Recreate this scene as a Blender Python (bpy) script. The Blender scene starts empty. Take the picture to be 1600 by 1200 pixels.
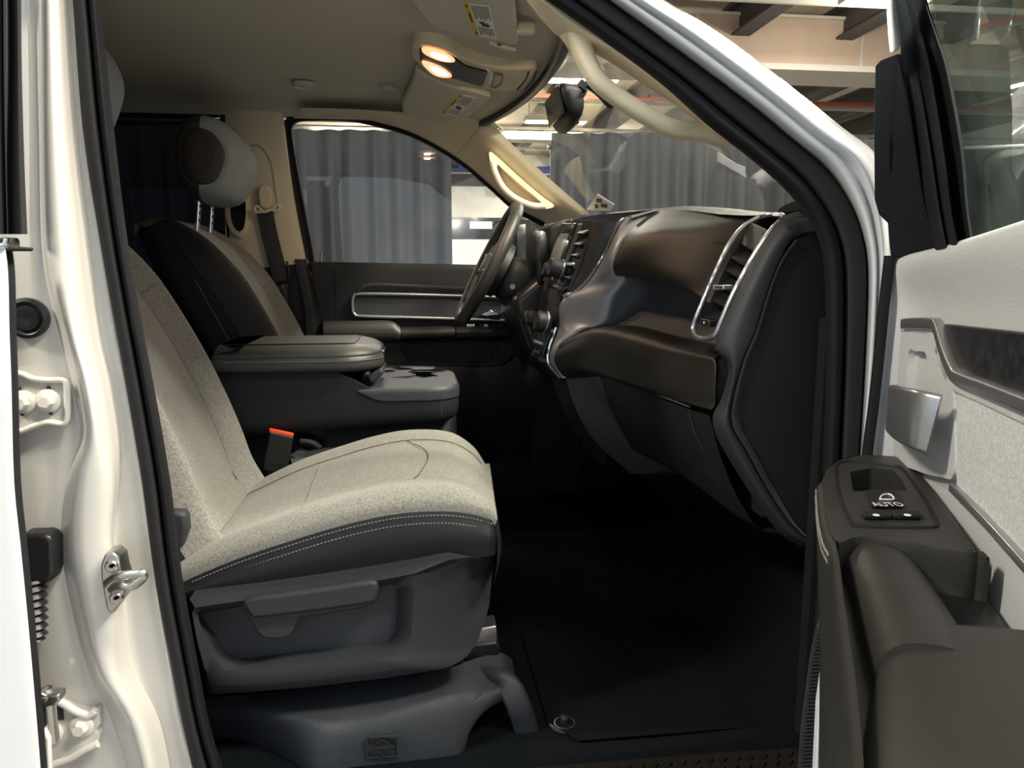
import bpy, bmesh, math, random
from mathutils import Vector, Matrix
V = Vector
random.seed(7)
S = bpy.context.scene
COL = S.collection

# ------------------------------------------------------------------ camera
# x = towards the truck's nose, y = across the cab (0 = passenger door opening, 1.6 = driver door), z = up (0 ~ 13 cm above cab floor)
CAM = V((0, -1.10, 0.70)); YAW = math.radians(7.2); PIT = math.radians(8.7); F = 1180.0
FWD = V((math.sin(YAW)*math.cos(PIT), math.cos(YAW)*math.cos(PIT), -math.sin(PIT)))
RGT = V((math.cos(YAW), -math.sin(YAW), 0)); UP = RGT.cross(FWD)
cd = bpy.data.cameras.new('camera'); cam = bpy.data.objects.new('camera', cd); COL.objects.link(cam)
cam.matrix_world = Matrix.Translation(CAM) @ Matrix((RGT, UP, -FWD)).transposed().to_4x4()
cd.sensor_width = 36; cd.lens = F/1600*36; cd.clip_start = .02; cd.clip_end = 200
S.camera = cam

# ------------------------------------------------------------------ world, lights, exposure
W = bpy.data.worlds.new('hall_daylight'); S.world = W; W.use_nodes = True
W.node_tree.nodes['Background'].inputs[0].default_value = (.80, .90, 1.0, 1)
W.node_tree.nodes['Background'].inputs[1].default_value = .40
S.view_settings.view_transform = 'Standard'; S.view_settings.look = 'None'
S.view_settings.exposure = 1.4; S.view_settings.gamma = 1.0; S.view_settings.use_curve_mapping = False

# ------------------------------------------------------------------ pixel -> place
def ray(px, py): return FWD + RGT*((px-800)/F) + UP*((600-py)/F)
def P(px, py, Y):
    d = ray(px, py); return CAM + d*((Y-CAM.y)/d.y)
def PZ(px, py, Z):
    d = ray(px, py); return CAM + d*((Z-CAM.z)/d.z)
def PX(px, py, X):
    d = ray(px, py); return CAM + d*((X-CAM.x)/d.x)
def PP(px, py, p0, n):
    d = ray(px, py); return CAM + d*((p0-CAM).dot(n)/d.dot(n))
def L(Y, *pts): return [P(a, b, Y) for a, b in pts]
def L3(*pts): return [P(a, b, c) for a, b, c in pts]

# ------------------------------------------------------------------ materials
MATS = {}
def mat(name, col, rough=.5, metal=0, bump=0, bscale=300, var=0, vscale=40, coat=0, emit=None, estr=0, spec=.5, bdetail=2, sheen=0):
    m = bpy.data.materials.new(name); m.use_nodes = True; nt = m.node_tree; b = nt.nodes['Principled BSDF']
    b.inputs['Base Color'].default_value = (*col, 1); b.inputs['Roughness'].default_value = rough
    b.inputs['Metallic'].default_value = metal; b.inputs['Coat Weight'].default_value = coat; b.inputs['Coat Roughness'].default_value = .06
    b.inputs['Specular IOR Level'].default_value = spec
    if sheen: b.inputs['Sheen Weight'].default_value = sheen; b.inputs['Sheen Roughness'].default_value = .5
    if emit: b.inputs['Emission Color'].default_value = (*emit, 1); b.inputs['Emission Strength'].default_value = estr
    tc = nt.nodes.new('ShaderNodeTexCoord')
    if bump:
        n = nt.nodes.new('ShaderNodeTexNoise'); n.inputs['Scale'].default_value = bscale; n.inputs['Detail'].default_value = bdetail
        bp = nt.nodes.new('ShaderNodeBump'); bp.inputs['Strength'].default_value = bump; bp.inputs['Distance'].default_value = .002
        nt.links.new(tc.outputs['Object'], n.inputs['Vector']); nt.links.new(n.outputs['Fac'], bp.inputs['Height']); nt.links.new(bp.outputs['Normal'], b.inputs['Normal'])
    if var:
        n = nt.nodes.new('ShaderNodeTexNoise'); n.inputs['Scale'].default_value = vscale; n.inputs['Detail'].default_value = 3
        r = nt.nodes.new('ShaderNodeValToRGB'); r.color_ramp.elements[0].position = .3; r.color_ramp.elements[1].position = .7
        r.color_ramp.elements[0].color = (*[c*(1-var) for c in col], 1); r.color_ramp.elements[1].color = (*[min(1, c*(1+var)) for c in col], 1)
        nt.links.new(tc.outputs['Object'], n.inputs['Vector']); nt.links.new(n.outputs['Fac'], r.inputs[0]); nt.links.new(r.outputs[0], b.inputs['Base Color'])
    MATS[name] = m; return m
def glass(name, tint, gloss=.1, dusty=0, dust_col=(.6, .6, .58)):
    m = bpy.data.materials.new(name); m.use_nodes = True; nt = m.node_tree; nt.nodes.clear()
    o = nt.nodes.new('ShaderNodeOutputMaterial'); t = nt.nodes.new('ShaderNodeBsdfTransparent'); t.inputs[0].default_value = (*tint, 1)
    g = nt.nodes.new('ShaderNodeBsdfGlossy'); g.inputs['Roughness'].default_value = .01
    lf = nt.nodes.new('ShaderNodeLayerWeight'); lf.inputs[0].default_value = .5
    pw = nt.nodes.new('ShaderNodeMath'); pw.operation = 'POWER'; pw.inputs[1].default_value = 5; nt.links.new(lf.outputs['Facing'], pw.inputs[0])
    lw = nt.nodes.new('ShaderNodeMath'); lw.operation = 'MULTIPLY_ADD'; lw.inputs[1].default_value = .95; lw.inputs[2].default_value = .045; nt.links.new(pw.outputs[0], lw.inputs[0])
    mx = nt.nodes.new('ShaderNodeMixShader'); nt.links.new(lw.outputs[0], mx.inputs[0]); nt.links.new(t.outputs[0], mx.inputs[1]); nt.links.new(g.outputs[0], mx.inputs[2])
    last = mx
    if dusty:
        d = nt.nodes.new('ShaderNodeBsdfDiffuse'); d.inputs[0].default_value = (*dust_col, 1)
        tc = nt.nodes.new('ShaderNodeTexCoord'); n = nt.nodes.new('ShaderNodeTexNoise'); n.inputs['Scale'].default_value = 9; n.inputs['Detail'].default_value = 6
        r = nt.nodes.new('ShaderNodeMapRange'); r.inputs[1].default_value = .45; r.inputs[2].default_value = .75; r.inputs[3].default_value = dusty*.4; r.inputs[4].default_value = dusty*1.6
        nt.links.new(tc.outputs['Object'], n.inputs['Vector']); nt.links.new(n.outputs['Fac'], r.inputs[0])
        m2 = nt.nodes.new('ShaderNodeMixShader'); nt.links.new(r.outputs[0], m2.inputs[0]); nt.links.new(mx.outputs[0], m2.inputs[1]); nt.links.new(d.outputs[0], m2.inputs[2]); last = m2
    nt.links.new(last.outputs[0], o.inputs[0]); MATS[name] = m; return m

mat('white_paint', (.62, .60, .55), .25, coat=.8)
mat('white_skin', (.64, .66, .68), .22, coat=1)
mat('seal_rubber', (.012, .012, .014), .75, bump=.15, bscale=200, spec=.15)
mat('seal_strip', (.024, .023, .023), .75, bump=.1, bscale=400, spec=.2)
mat('black_plastic', (.011, .0112, .012), .48, bump=.35, bscale=700, spec=.35)
mat('smooth_black', (.012, .012, .013), .35)
mat('gloss_black', (.008, .008, .009), .12, coat=.5)
mat('charcoal_plastic', (.030, .033, .039), .50, bump=.45, bscale=650, spec=.4)
mat('grey_plastic', (.024, .0262, .0305), .48, bump=.4, bscale=650, spec=.35)
mat('brown_pad', (.0115, .0105, .0096), .42, bump=.28, bscale=800, spec=.4)
mat('leather', (.032, .031, .029), .40, bump=.28, bscale=800)
mat('sail_plastic', (.013, .014, .017), .85, bump=.4, bscale=500, spec=.1)
mat('seam', (.06, .058, .05), .9)
mat('dark_vinyl', (.0105, .0115, .0135), .55, bump=.3, bscale=600, spec=.22)
mat('seat_cloth', (.180, .176, .156), .95, bump=.7, bscale=700, var=.34, vscale=260, sheen=.15)
mat('seat_cloth_light', (.19, .186, .165), .95, bump=.7, bscale=700, var=.30, vscale=280, sheen=.15)
mat('headrest_cloth', (.22, .245, .25), .95, bump=.4, bscale=900, var=.12, vscale=330)
mat('seat_brown', (.030, .022, .0175), .6, bump=.3, bscale=500)
mat('thread', (.26, .26, .25), .7)
mat('dark_thread', (.10, .10, .10), .7)
mat('headliner', (.53, .495, .43), .95, bump=.25, bscale=900, var=.05, vscale=300)
mat('beige_plastic', (.66, .57, .40), .55, bump=.25, bscale=700)
mat('beige_dark', (.36, .31, .23), .6, bump=.25, bscale=700)
mat('visor_cloth', (.58, .545, .45), .8, bump=.3, bscale=800)
mat('silver', (.42, .43, .45), .32, metal=.85)
mat('dark_silver', (.19, .195, .205), .42, metal=.35, bump=.05, bscale=600)
mat('chrome', (.80, .80, .80), .14, metal=1)
mat('steel', (.55, .53, .50), .30, metal=1, bump=.1, bscale=90)
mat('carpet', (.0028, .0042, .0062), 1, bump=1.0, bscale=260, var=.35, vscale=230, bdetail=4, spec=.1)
mat('mat_brown', (.010, .008, .007), .95, bump=.8, bscale=220, var=.25, vscale=150, spec=.15)
mat('webbing', (.035, .036, .038), .8, bump=.5, bscale=900)
mat('red', (.75, .06, .03), .4)
mat('door_vinyl', (.52, .535, .54), .62, bump=.45, bscale=420)
mat('door_cloth', (.55, .56, .56), .95, bump=.6, bscale=600, var=.16, vscale=230)
mat('door_insert', (.020, .020, .022), .40, var=.5, vscale=60)
mat('label_white', (.78, .77, .72), .6)
mat('label_yellow', (.75, .50, .05), .6)
mat('print_black', (.03, .03, .03), .7)
mat('print_white', (.85, .85, .85), .5)
mat('blue_print', (.05, .12, .45), .5)
mat('screen', (.32, .33, .33), .15, coat=.6)
mat('lamp_glow', (1, .8, .6), .4, emit=(1, .62, .32), estr=5)
mat('lamp_lens', (.9, .55, .35), .25, emit=(1, .45, .22), estr=.55)
mat('curtain', (.048, .050, .056), .85, bump=.2, bscale=200)
mat('hall_wall', (.80, .78, .70), .8, var=.04, vscale=2)
mat('hall_ceiling', (.62, .54, .43), .9, var=.08, vscale=1.5)
mat('duct', (.42, .32, .24), .7, var=.05, vscale=2)
mat('girder', (.05, .047, .043), .7)
mat('girder_light', (.45, .42, .36), .6)
mat('hall_floor', (.16, .155, .15), .5, var=.2, vscale=1.2)
mat('blue_paint', (.03, .07, .32), .5)
mat('fixture_glow', (1, 1, 1), .5, emit=(1, .90, .72), estr=14)
mat('pipe_red', (.35, .08, .04), .6)
glass('windscreen', (.86, .89, .86), dusty=.05)
glass('clear_glass', (.82, .84, .85), dusty=.06)
glass('privacy_glass', (.16, .17, .19))
glass('green_glass', (.72, .80, .77), dusty=.06, dust_col=(.5, .56, .52))

# ------------------------------------------------------------------ mesh helpers
def link(name, me, m, parent=None, smooth=True, ang=35):
    o = bpy.data.objects.new(name, me); COL.objects.link(o)
    if m: me.materials.append(MATS[m] if isinstance(m, str) else m)
    if smooth:
        me.polygons.foreach_set('use_smooth', [True]*len(me.polygons))
        try: me.set_sharp_from_angle(angle=math.radians(ang))
        except Exception: pass
    if parent: o.parent = parent
    return o
def raw(name, vs, fs, m, parent=None, smooth=True, ang=35, fixn=True):
    me = bpy.data.meshes.new(name); me.from_pydata([tuple(v) for v in vs], [], fs); me.update()
    if fixn:
        bm = bmesh.new(); bm.from_mesh(me); bmesh.ops.recalc_face_normals(bm, faces=bm.faces); bm.to_mesh(me); bm.free()
    return link(name, me, m, parent, smooth, ang)
def tag(o, label=None, cat=None, group=None, kind=None):
    if label: o['label'] = label
    if cat: o['category'] = cat
    if group: o['group'] = group
    if kind: o['kind'] = kind
    return o
def thing(name, label, cat, loc=(0, 0, 0), group=None):
    o = bpy.data.objects.new(name, None); COL.objects.link(o); o.empty_display_size = .05; o.location = loc
    return tag(o, label, cat, group)
def _cr(p0, p1, p2, p3, t):
    return .5*((2*p1)+(p2-p0)*t+(2*p0-5*p1+4*p2-p3)*t*t+(3*p1-p0-3*p2+p3)*t**3)
def curve(pts, n, closed=False, keep=False):
    """Catmull-Rom through pts, resampled to n points (arc length, or parameter when keep)"""
    pts = [V(p) for p in pts]; k = len(pts)
    if k == 2 and not closed: return [pts[0].lerp(pts[1], i/(n-1)) for i in range(n)]
    segs = k if closed else k-1
    def ev(u):
        i = min(int(u), segs-1); t = u-i
        if closed: a, b, c, d = (pts[(i+j-1) % k] for j in range(4))
        else:
            b, c = pts[i], pts[i+1]; a = pts[i-1] if i > 0 else b*2-c; d = pts[i+2] if i+2 < k else c*2-b
        return _cr(a, b, c, d, t)
    if keep:
        return [ev(segs*i/(n if closed else n-1)) for i in range(n)]
    M = segs*16; q = [ev(segs*i/M) for i in range(M+1)]
    acc = [0]
    for i in range(M): acc.append(acc[-1]+(q[i+1]-q[i]).length)
    out = []; j = 0
    for i in range(n):
        s = acc[-1]*i/(n if closed else n-1)
        while j < M-1 and acc[j+1] < s: j += 1
        d = acc[j+1]-acc[j]; out.append(q[j].lerp(q[j+1], (s-acc[j])/d if d > 1e-9 else 0))
    return out
def poly_n(pts, n, closed=False):
    """resample a polyline keeping its corners straight"""
    pts = [V(p) for p in pts]; q = pts+[pts[0]] if closed else pts
    acc = [0]
    for i in range(len(q)-1): acc.append(acc[-1]+(q[i+1]-q[i]).length)
    out = []; j = 0
    for i in range(n):
        s = acc[-1]*i/(n if closed else n-1)
        while j < len(q)-2 and acc[j+1] < s: j += 1
        d = acc[j+1]-acc[j]; out.append(q[j].lerp(q[j+1], (s-acc[j])/d if d > 1e-9 else 0))
    return out
def loft(name, rows, m, parent=None, nu=0, nv=0, closed=False, thick=0, off=-1, cap=False, ang=40, keep=False, straight_u=False):
    """surface through rows of points; nv points along a row, nu rows"""
    rows = [[V(p) for p in r] for r in rows]
    if nv: rows = [curve(r, nv, closed, keep) for r in rows]
    nv = len(rows[0])
    if nu:
        cols = [curve([r[j] for r in rows], nu, False, True) for j in range(nv)]
        rows = [[cols[j][i] for j in range(nv)] for i in range(nu)]
    nu = len(rows)
    vs = [p for r in rows for p in r]; fs = []
    for i in range(nu-1):
        for j in range(nv if closed else nv-1):
            a = i*nv+j; b = i*nv+(j+1) % nv; fs.append((a, b, b+nv, a+nv))
    if cap: fs += [tuple(range(nv)), tuple(range((nu-1)*nv, nu*nv))]
    o = raw(name, vs, fs, m, parent, True, ang)
    if thick:
        sm = o.modifiers.new('solid', 'SOLIDIFY'); sm.thickness = thick; sm.offset = off
    return o
def prism(name, outline, vec, m, parent=None, bevel=0, seg=3, smooth_n=0, ang=35):
    """outline extruded by vec, with rounded edges"""
    pts = curve(outline, smooth_n, True) if smooth_n else [V(p) for p in outline]
    n = len(pts); vec = V(vec); vs = pts+[p+vec for p in pts]
    fs = [tuple(range(n)), tuple(range(2*n-1, n-1, -1))]+[(i, (i+1) % n, n+(i+1) % n, n+i) for i in range(n)]
    o = raw(name, vs, fs, m, parent, True, ang)
    if bevel:
        b = o.modifiers.new('bevel', 'BEVEL'); b.width = bevel; b.segments = seg; b.limit_method = 'ANGLE'; b.angle_limit = math.radians(40); b.harden_normals = False
        o.data.polygons.foreach_set('use_smooth', [True]*len(o.data.polygons))
    return o
def sweep(name, path, prof, m, parent=None, up=None, closed=False, n=0, scale=None, cap=True, ang=45, straight=False):
    """2-D profile (a, b) carried along a path; a = side, b = up"""
    pts = ((poly_n if straight else curve)(path, n, closed)) if n else [V(p) for p in path]
    k = len(pts); rings = []; upv = V(up) if up is not None else None; last = None
    for i in range(k):
        t = (pts[(i+1) % k]-pts[i-1]) if closed else (pts[min(i+1, k-1)]-pts[max(i-1, 0)])
        t = t.normalized()
        if upv is not None: s = t.cross(upv)
        else:
            if last is None:
                r = V((0, 0, 1)) if abs(t.z) < .9 else V((1, 0, 0)); s = t.cross(r)
            else: s = last-t*last.dot(t)
        s.normalize(); last = s; u = s.cross(t)
        f = 1 if scale is None else (scale(i/(k-1)) if callable(scale) else scale)
        rings.append([pts[i]+s*(a*f)+u*(b*f) for a, b in prof])
    m_ = len(prof); vs = [p for r in rings for p in r]; fs = []
    for i in range(k if closed else k-1):
        i2 = (i+1) % k
        for j in range(m_): fs.append((i*m_+j, i*m_+(j+1) % m_, i2*m_+(j+1) % m_, i2*m_+j))
    if cap and not closed: fs += [tuple(range(m_)), tuple(range((k-1)*m_, k*m_))]
    return raw(name, vs, fs, m, parent, True, ang)
def ell(a, b=None, n=10):
    b = b or a; return [(a*math.cos(2*math.pi*i/n), b*math.sin(2*math.pi*i/n)) for i in range(n)]
def rrect(a, b, r, n=3):
    """rounded rectangle profile, half sizes a, b"""
    o = []
    for cx, cy, s in ((a-r, b-r, 0), (-a+r, b-r, 1), (-a+r, -b+r, 2), (a-r, -b+r, 3)):
        for i in range(n+1):
            t = math.pi/2*(s+i/n); o.append((cx+r*math.cos(t), cy+r*math.sin(t)))
    return o
def tube(name, path, r, m, parent=None, n=0, seg=10, closed=False, straight=False):
    if callable(r): return sweep(name, path, ell(1, n=seg), m, parent, n=n, closed=closed, scale=r, straight=straight)
    return sweep(name, path, ell(r, n=seg), m, parent, n=n, closed=closed, straight=straight)
def cyl(name, p0, p1, r0, r1, m, parent=None, seg=20, bevel=0):
    p0, p1 = V(p0), V(p1); d = (p1-p0).normalized(); a = d.orthogonal().normalized(); b = d.cross(a)
    vs = [p+(a*math.cos(t)+b*math.sin(t))*r for p, r in ((p0, r0), (p1, r1)) for t in [2*math.pi*i/seg for i in range(seg)]]
    fs = [tuple(range(seg)), tuple(range(seg, 2*seg))]+[(i, (i+1) % seg, seg+(i+1) % seg, seg+i) for i in range(seg)]
    o = raw(name, vs, fs, m, parent)
    if bevel:
        bb = o.modifiers.new('bevel', 'BEVEL'); bb.width = bevel; bb.segments = 2; bb.limit_method = 'ANGLE'
    return o
def lathe(name, origin, axis, prof, m, parent=None, seg=24):
    """prof: (radius, along axis)"""
    d = V(axis).normalized(); a = d.orthogonal().normalized(); b = d.cross(a); o = V(origin)
    vs = [o+d*h+(a*math.cos(2*math.pi*i/seg)+b*math.sin(2*math.pi*i/seg))*r for r, h in prof for i in range(seg)]
    k = len(prof); fs = [(i*seg+j, i*seg+(j+1) % seg, (i+1)*seg+(j+1) % seg, (i+1)*seg+j) for i in range(k-1) for j in range(seg)]
    fs += [tuple(range(seg)), tuple(range((k-1)*seg, k*seg))]
    return raw(name, vs, fs, m, parent)
def box(name, c, ax, ay, az, m, parent=None, bevel=0):
    """box centred at c with half-axis vectors"""
    c, ax, ay, az = V(c), V(ax), V(ay), V(az)
    return prism(name, [c-ax-ay-az, c+ax-ay-az, c+ax+ay-az, c-ax+ay-az], az*2, m, parent, bevel)
def abox(name, lo, hi, m, parent=None, bevel=0):
    lo, hi = V(lo), V(hi); h = (hi-lo)/2
    return box(name, (lo+hi)/2, (h.x, 0, 0), (0, h.y, 0), (0, 0, h.z), m, parent, bevel)
def ring(name, outer, inner, depth, m, parent=None, n=48, edge=None, floor=True, smooth=True, ang=35, fm=None):
    """plate with a recess: outer loop -> inner loop -> walls by depth -> floor; edge = skirt vector on the outer loop"""
    rs = curve if smooth else poly_n
    o_, i_ = rs(outer, n, True), rs(inner, n, True)
    # align starts
    k = min(range(n), key=lambda q: sum((o_[j]-i_[(j+q) % n]).length for j in range(0, n, 4)))
    i_ = [i_[(j+k) % n] for j in range(n)]
    depth = V(depth); rings = [o_, i_, [p+depth for p in i_]]
    if edge is not None: rings.insert(0, [p+V(edge) for p in o_])
    vs = [p for r in rings for p in r]; fs = []
    for a in range(len(rings)-1):
        for j in range(n): fs.append((a*n+j, a*n+(j+1) % n, (a+1)*n+(j+1) % n, (a+1)*n+j))
    if floor: fs.append(tuple(range((len(rings)-1)*n, len(rings)*n)))
    ob = raw(name, vs, fs, m, parent, True, ang)
    return ob
def stitches(name, path, n, ln, r, m, parent=None, nrm=V((0, -1, 0))):
    pts = curve(path, n*2); vs = []; fs = []
    for i in range(0, 2*n-1, 2):
        a, b = pts[i], pts[i+1]; t = (b-a).normalized(); s = t.cross(nrm).normalized()*r; h = nrm*r; c = (a+b)/2
        q = [c-t*ln/2, c+t*ln/2]; k = len(vs)
        for p in q: vs += [p-s-h, p+s-h, p+s+h, p-s+h]
        fs += [(k, k+1, k+5, k+4), (k+1, k+2, k+6, k+5), (k+2, k+3, k+7, k+6), (k+3, k, k+4, k+7), (k, k+3, k+2, k+1), (k+4, k+5, k+6, k+7)]
    o = raw(name, vs, fs, m, parent, False, fixn=False); o['kind'] = 'stuff'; return o
def text(name, s, origin, ux, uy, size, m, parent=None, lift=.0006, tall=1):
    c = bpy.data.curves.new(name, 'FONT'); c.body = s; c.size = size; c.align_x = 'CENTER'; c.align_y = 'CENTER'; c.resolution_u = 3
    t = bpy.data.objects.new(name+'_tmp', c); COL.objects.link(t)
    bpy.context.view_layer.update(); dg = bpy.context.evaluated_depsgraph_get()
    me = bpy.data.meshes.new_from_object(t.evaluated_get(dg)); bpy.data.objects.remove(t)
    ux, uy = V(ux).normalized(), V(uy); uy = (uy-ux*uy.dot(ux)).normalized(); n = ux.cross(uy)
    me.transform(Matrix.Translation(V(origin)+n*lift) @ Matrix((ux, uy*tall, n)).transposed().to_4x4())
    me.materials.clear()
    return link(name, me, m, parent, False)
def quad(name, a, b, c, d, m, parent=None, thick=.0006):
    a, b, c, d = V(a), V(b), V(c), V(d); n = (b-a).cross(d-a).normalized()
    return prism(name, [a, b, c, d], n*thick, m, parent)
def copy_tree(o, parent=None):
    c = o.copy(); COL.objects.link(c); c.parent = parent
    for ch in list(o.children): copy_tree(ch, c)
    return c

def plate_holes(name, outer, holes, depth, m, parent=None, ang=35):
    """flat plate with real holes: walls by depth and a floor under each hole"""
    bm = bmesh.new(); E = []
    def loop(pts):
        vs = [bm.verts.new(p) for p in pts]; es = [bm.edges.new((vs[i], vs[(i+1) % len(vs)])) for i in range(len(vs))]; E.extend(es); return vs
    loop(outer); hs = [loop(h) for h in holes]
    bmesh.ops.triangle_fill(bm, edges=E, use_beauty=True)
    for vs in hs:
        b = [bm.verts.new(v.co+V(depth)) for v in vs]; n = len(vs)
        for i in range(n): bm.faces.new((vs[i], vs[(i+1) % n], b[(i+1) % n], b[i]))
        bm.faces.new(b)
    bmesh.ops.recalc_face_normals(bm, faces=bm.faces)
    me = bpy.data.meshes.new(name); bm.to_mesh(me); bm.free()
    return link(name, me, m, parent, True, ang)
def plan_body(name, plan, layers, m, parent=None, ang=50, cap=True):
    """plan outline (x, y) stacked in layers (inset, z or z(x, y))"""
    n = len(plan); rows = []
    nr = []
    for i in range(n):
        a, b = plan[i-1], plan[(i+1) % n]; t = V((b[0]-a[0], b[1]-a[1], 0)).normalized(); nr.append(V((-t.y, t.x, 0)))
    c = V((sum(q[0] for q in plan)/n, sum(q[1] for q in plan)/n, 0))
    sg = 1 if sum((c-V((q[0], q[1], 0))).dot(v) for q, v in zip(plan, nr)) > 0 else -1
    for ins, z in layers:
        r = []
        for q, v in zip(plan, nr):
            x, y = q[0]+v.x*ins*sg, q[1]+v.y*ins*sg; r.append(V((x, y, z(x, y) if callable(z) else z)))
        rows.append(r)
    return loft(name, rows, m, parent, closed=True, cap=cap, ang=ang)
def plan_round(x0, x1, y0, y1, rf, rb=.01, n=8):
    """plan rectangle with big radii at the front (x1) and small at the back"""
    o = []
    for cx, cy, r, s in ((x1-rf, y1-rf, rf, 0), (x0+rb, y1-rb, rb, 1), (x0+rb, y0+rb, rb, 2), (x1-rf, y0+rf, rf, 3)):
        for i in range(n+1):
            t = math.pi/2*(s+i/n); o.append((cx+r*math.cos(t), cy+r*math.sin(t)))
    # extra points along the long sides
    out = []
    for i in range(len(o)):
        a, b = o[i], o[(i+1) % len(o)]; k = max(1, int(math.hypot(b[0]-a[0], b[1]-a[1])/.02))
        out += [(a[0]+(b[0]-a[0])*j/k, a[1]+(b[1]-a[1])*j/k) for j in range(k)]
    return out

# ================================================================== THE HALL
GZ = -.85; CZ = 5.2
tag(abox('floor', (-16, -9, GZ-.1), (26, 31, GZ), 'hall_floor'), 'grey concrete hall floor under the truck', 'floor', kind='structure')
tag(abox('ceiling', (-16, -3, CZ), (26, 31, CZ+.1), 'hall_ceiling'), 'warm beige roof deck of the hall', 'ceiling', kind='structure')
wf = tag(abox('wall_far', (-16, 30, GZ), (26, 30.3, CZ), 'hall_wall'), 'pale far wall of the hall', 'wall', kind='structure')
zb = lambda py: .7+(420-py)*31.1/1180
abox('wall_band', (-16, 29.93, zb(375)), (26, 30, zb(343)), 'gloss_black', wf)
abox('wall_stripe', (-16, 29.9, zb(276)), (26, 30, zb(266)), 'blue_paint', wf)
abox('wall_ledge', (-16, 29.6, zb(296)), (26, 30, zb(280)), 'girder', wf)
abox('wall_sign', (2.2, 29.86, zb(360)), (3.1, 29.93, zb(349)), 'print_white', wf)
abox('wall_cabinet', (3.2, 29.4, zb(309)), (7.5, 30, zb(298)), 'label_white', wf)
tag(abox('wall_left', (-16.2, -3, GZ), (-16, 31, CZ), 'hall_wall'), 'pale side wall of the hall behind the truck', 'wall', kind='structure')
# girders along y, purlins along x
k = 0
for x in (-8.2, -4.4, -.6, 1.6, 3.6, 5.6, 7.5, 9.4, 11.4, 13.4, 16):
    g = thing('roof_girder', 'dark steel girder running under the beige hall roof deck', 'girder', (x, 12, 4.9), 'roof girders'); 
    o = abox('web', (-.03, -14, -.22), (.03, 18, .28), 'girder', g); abox('flange', (-.16, -14, -.26), (.16, 18, -.22), 'girder', g); abox('flange', (-.16, -14, .22), (.16, 18, .3), 'girder', g)
for y in (7.5, 10, 14, 17, 20.5, 24):
    tag(abox('roof_pipe', (-12, y, 4.52), (22, y+.07, 4.59), 'girder_light'), 'thin pale pipe slung under the hall girders', 'pipe', 'ceiling pipes')
tag(abox('roof_pipe', (-12, 15.5, 4.3), (22, 15.6, 4.38), 'pipe_red'), 'thin red pipe slung under the hall girders', 'pipe')
d = thing('air_duct', 'large boxy beige duct hanging under the hall roof', 'duct', (8, 12, 4.1))
abox('duct_body', (-7, 0, .1), (12, .9, .86), 'duct', d); abox('lower_flange', (-7, -.08, 0), (12, 1, .1), 'girder_light', d); abox('upper_rail', (-7, -.05, .86), (12, .0, .91), 'girder_light', d)
for x in (-3.2, -.2, 3.2): abox('strap', (x, -.02, .1), (x+.05, 0, .86), 'girder_light', d)
d2 = thing('cable_tray', 'long pale cable tray below the roof behind the duct', 'tray', (6, 19, 4.0))
abox('tray_bed', (-12, 0, 0), (14, .5, .06), 'girder_light', d2); abox('tray_side', (-12, -.05, 0), (14, 0, .2), 'girder_light', d2)
def lamp(pos, w=1.3, power=160, col=(1, .92, .79), vis=True, lab='white high bay lamp hanging from the hall roof'):
    lab, grp = (('white high bay lamp hanging from the roof far beyond the drapes', 'far hall lamps') if pos[1] > 12 else ('white high bay lamp hanging just behind the drapes', 'lamps behind the drapes') if pos[1] > 5 else ('unseen white high bay lamp above the open truck', 'lamps above the truck'))
    t = thing('ceiling_lamp', lab, 'lamp', pos, grp)
    abox('housing', (-w/2, -.2, .02), (w/2, .2, .14), 'girder_light', t); abox('diffuser', (-w/2+.04, -.16, 0), (w/2-.04, .16, .02), 'fixture_glow', t)
    abox('hanger', (-w/2+.1, -.01, .14), (-w/2+.12, .01, CZ-pos[2]), 'girder', t); abox('hanger', (w/2-.12, -.01, .14), (w/2-.1, .01, CZ-pos[2]), 'girder', t)
    l = bpy.data.lights.new('lamp_light', 'AREA'); l.shape = 'RECTANGLE'; l.size = w; l.size_y = .4; l.energy = power; l.color = col
    lo = bpy.data.objects.new('lamp_light', l); COL.objects.link(lo); lo.parent = t; lo.location = (0, 0, -.01)
    l2 = bpy.data.lights.new('lamp_spill', 'POINT'); l2.energy = power*.38; l2.color = col; l2.shadow_soft_size = .15
    lo2 = bpy.data.objects.new('lamp_spill', l2); COL.objects.link(lo2); lo2.parent = t; lo2.location = (0, 0, -.25)
    return t
for px, py in ((540, 187), (868, 192), (905, 128), (1383, 6)):
    p = PZ(px, py, 4.4); lamp((p.x, p.y, 4.4), 1.6 if py > 100 else 1.2, 170)
for p, e in (((3.1, .1, 4.4), 215), ((3.3, -1.5, 4.4), 150), ((4.2, 7.5, 4.4), 75), ((.4, 7.5, 4.4), 75), ((-4.2, -1.5, 4.4), 160), ((1.9, -1.9, 4.4), 55), ((-4.4, 7.5, 4.4), 75), ((2, 24, 4.4), 330), ((6, 25, 4.4), 330)):  # all unseen; near-truck ones after the first added for pillars, door and cushion
    lamp(p, 1.3, e)  # the two deepest are added only to brighten the far wall
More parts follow.
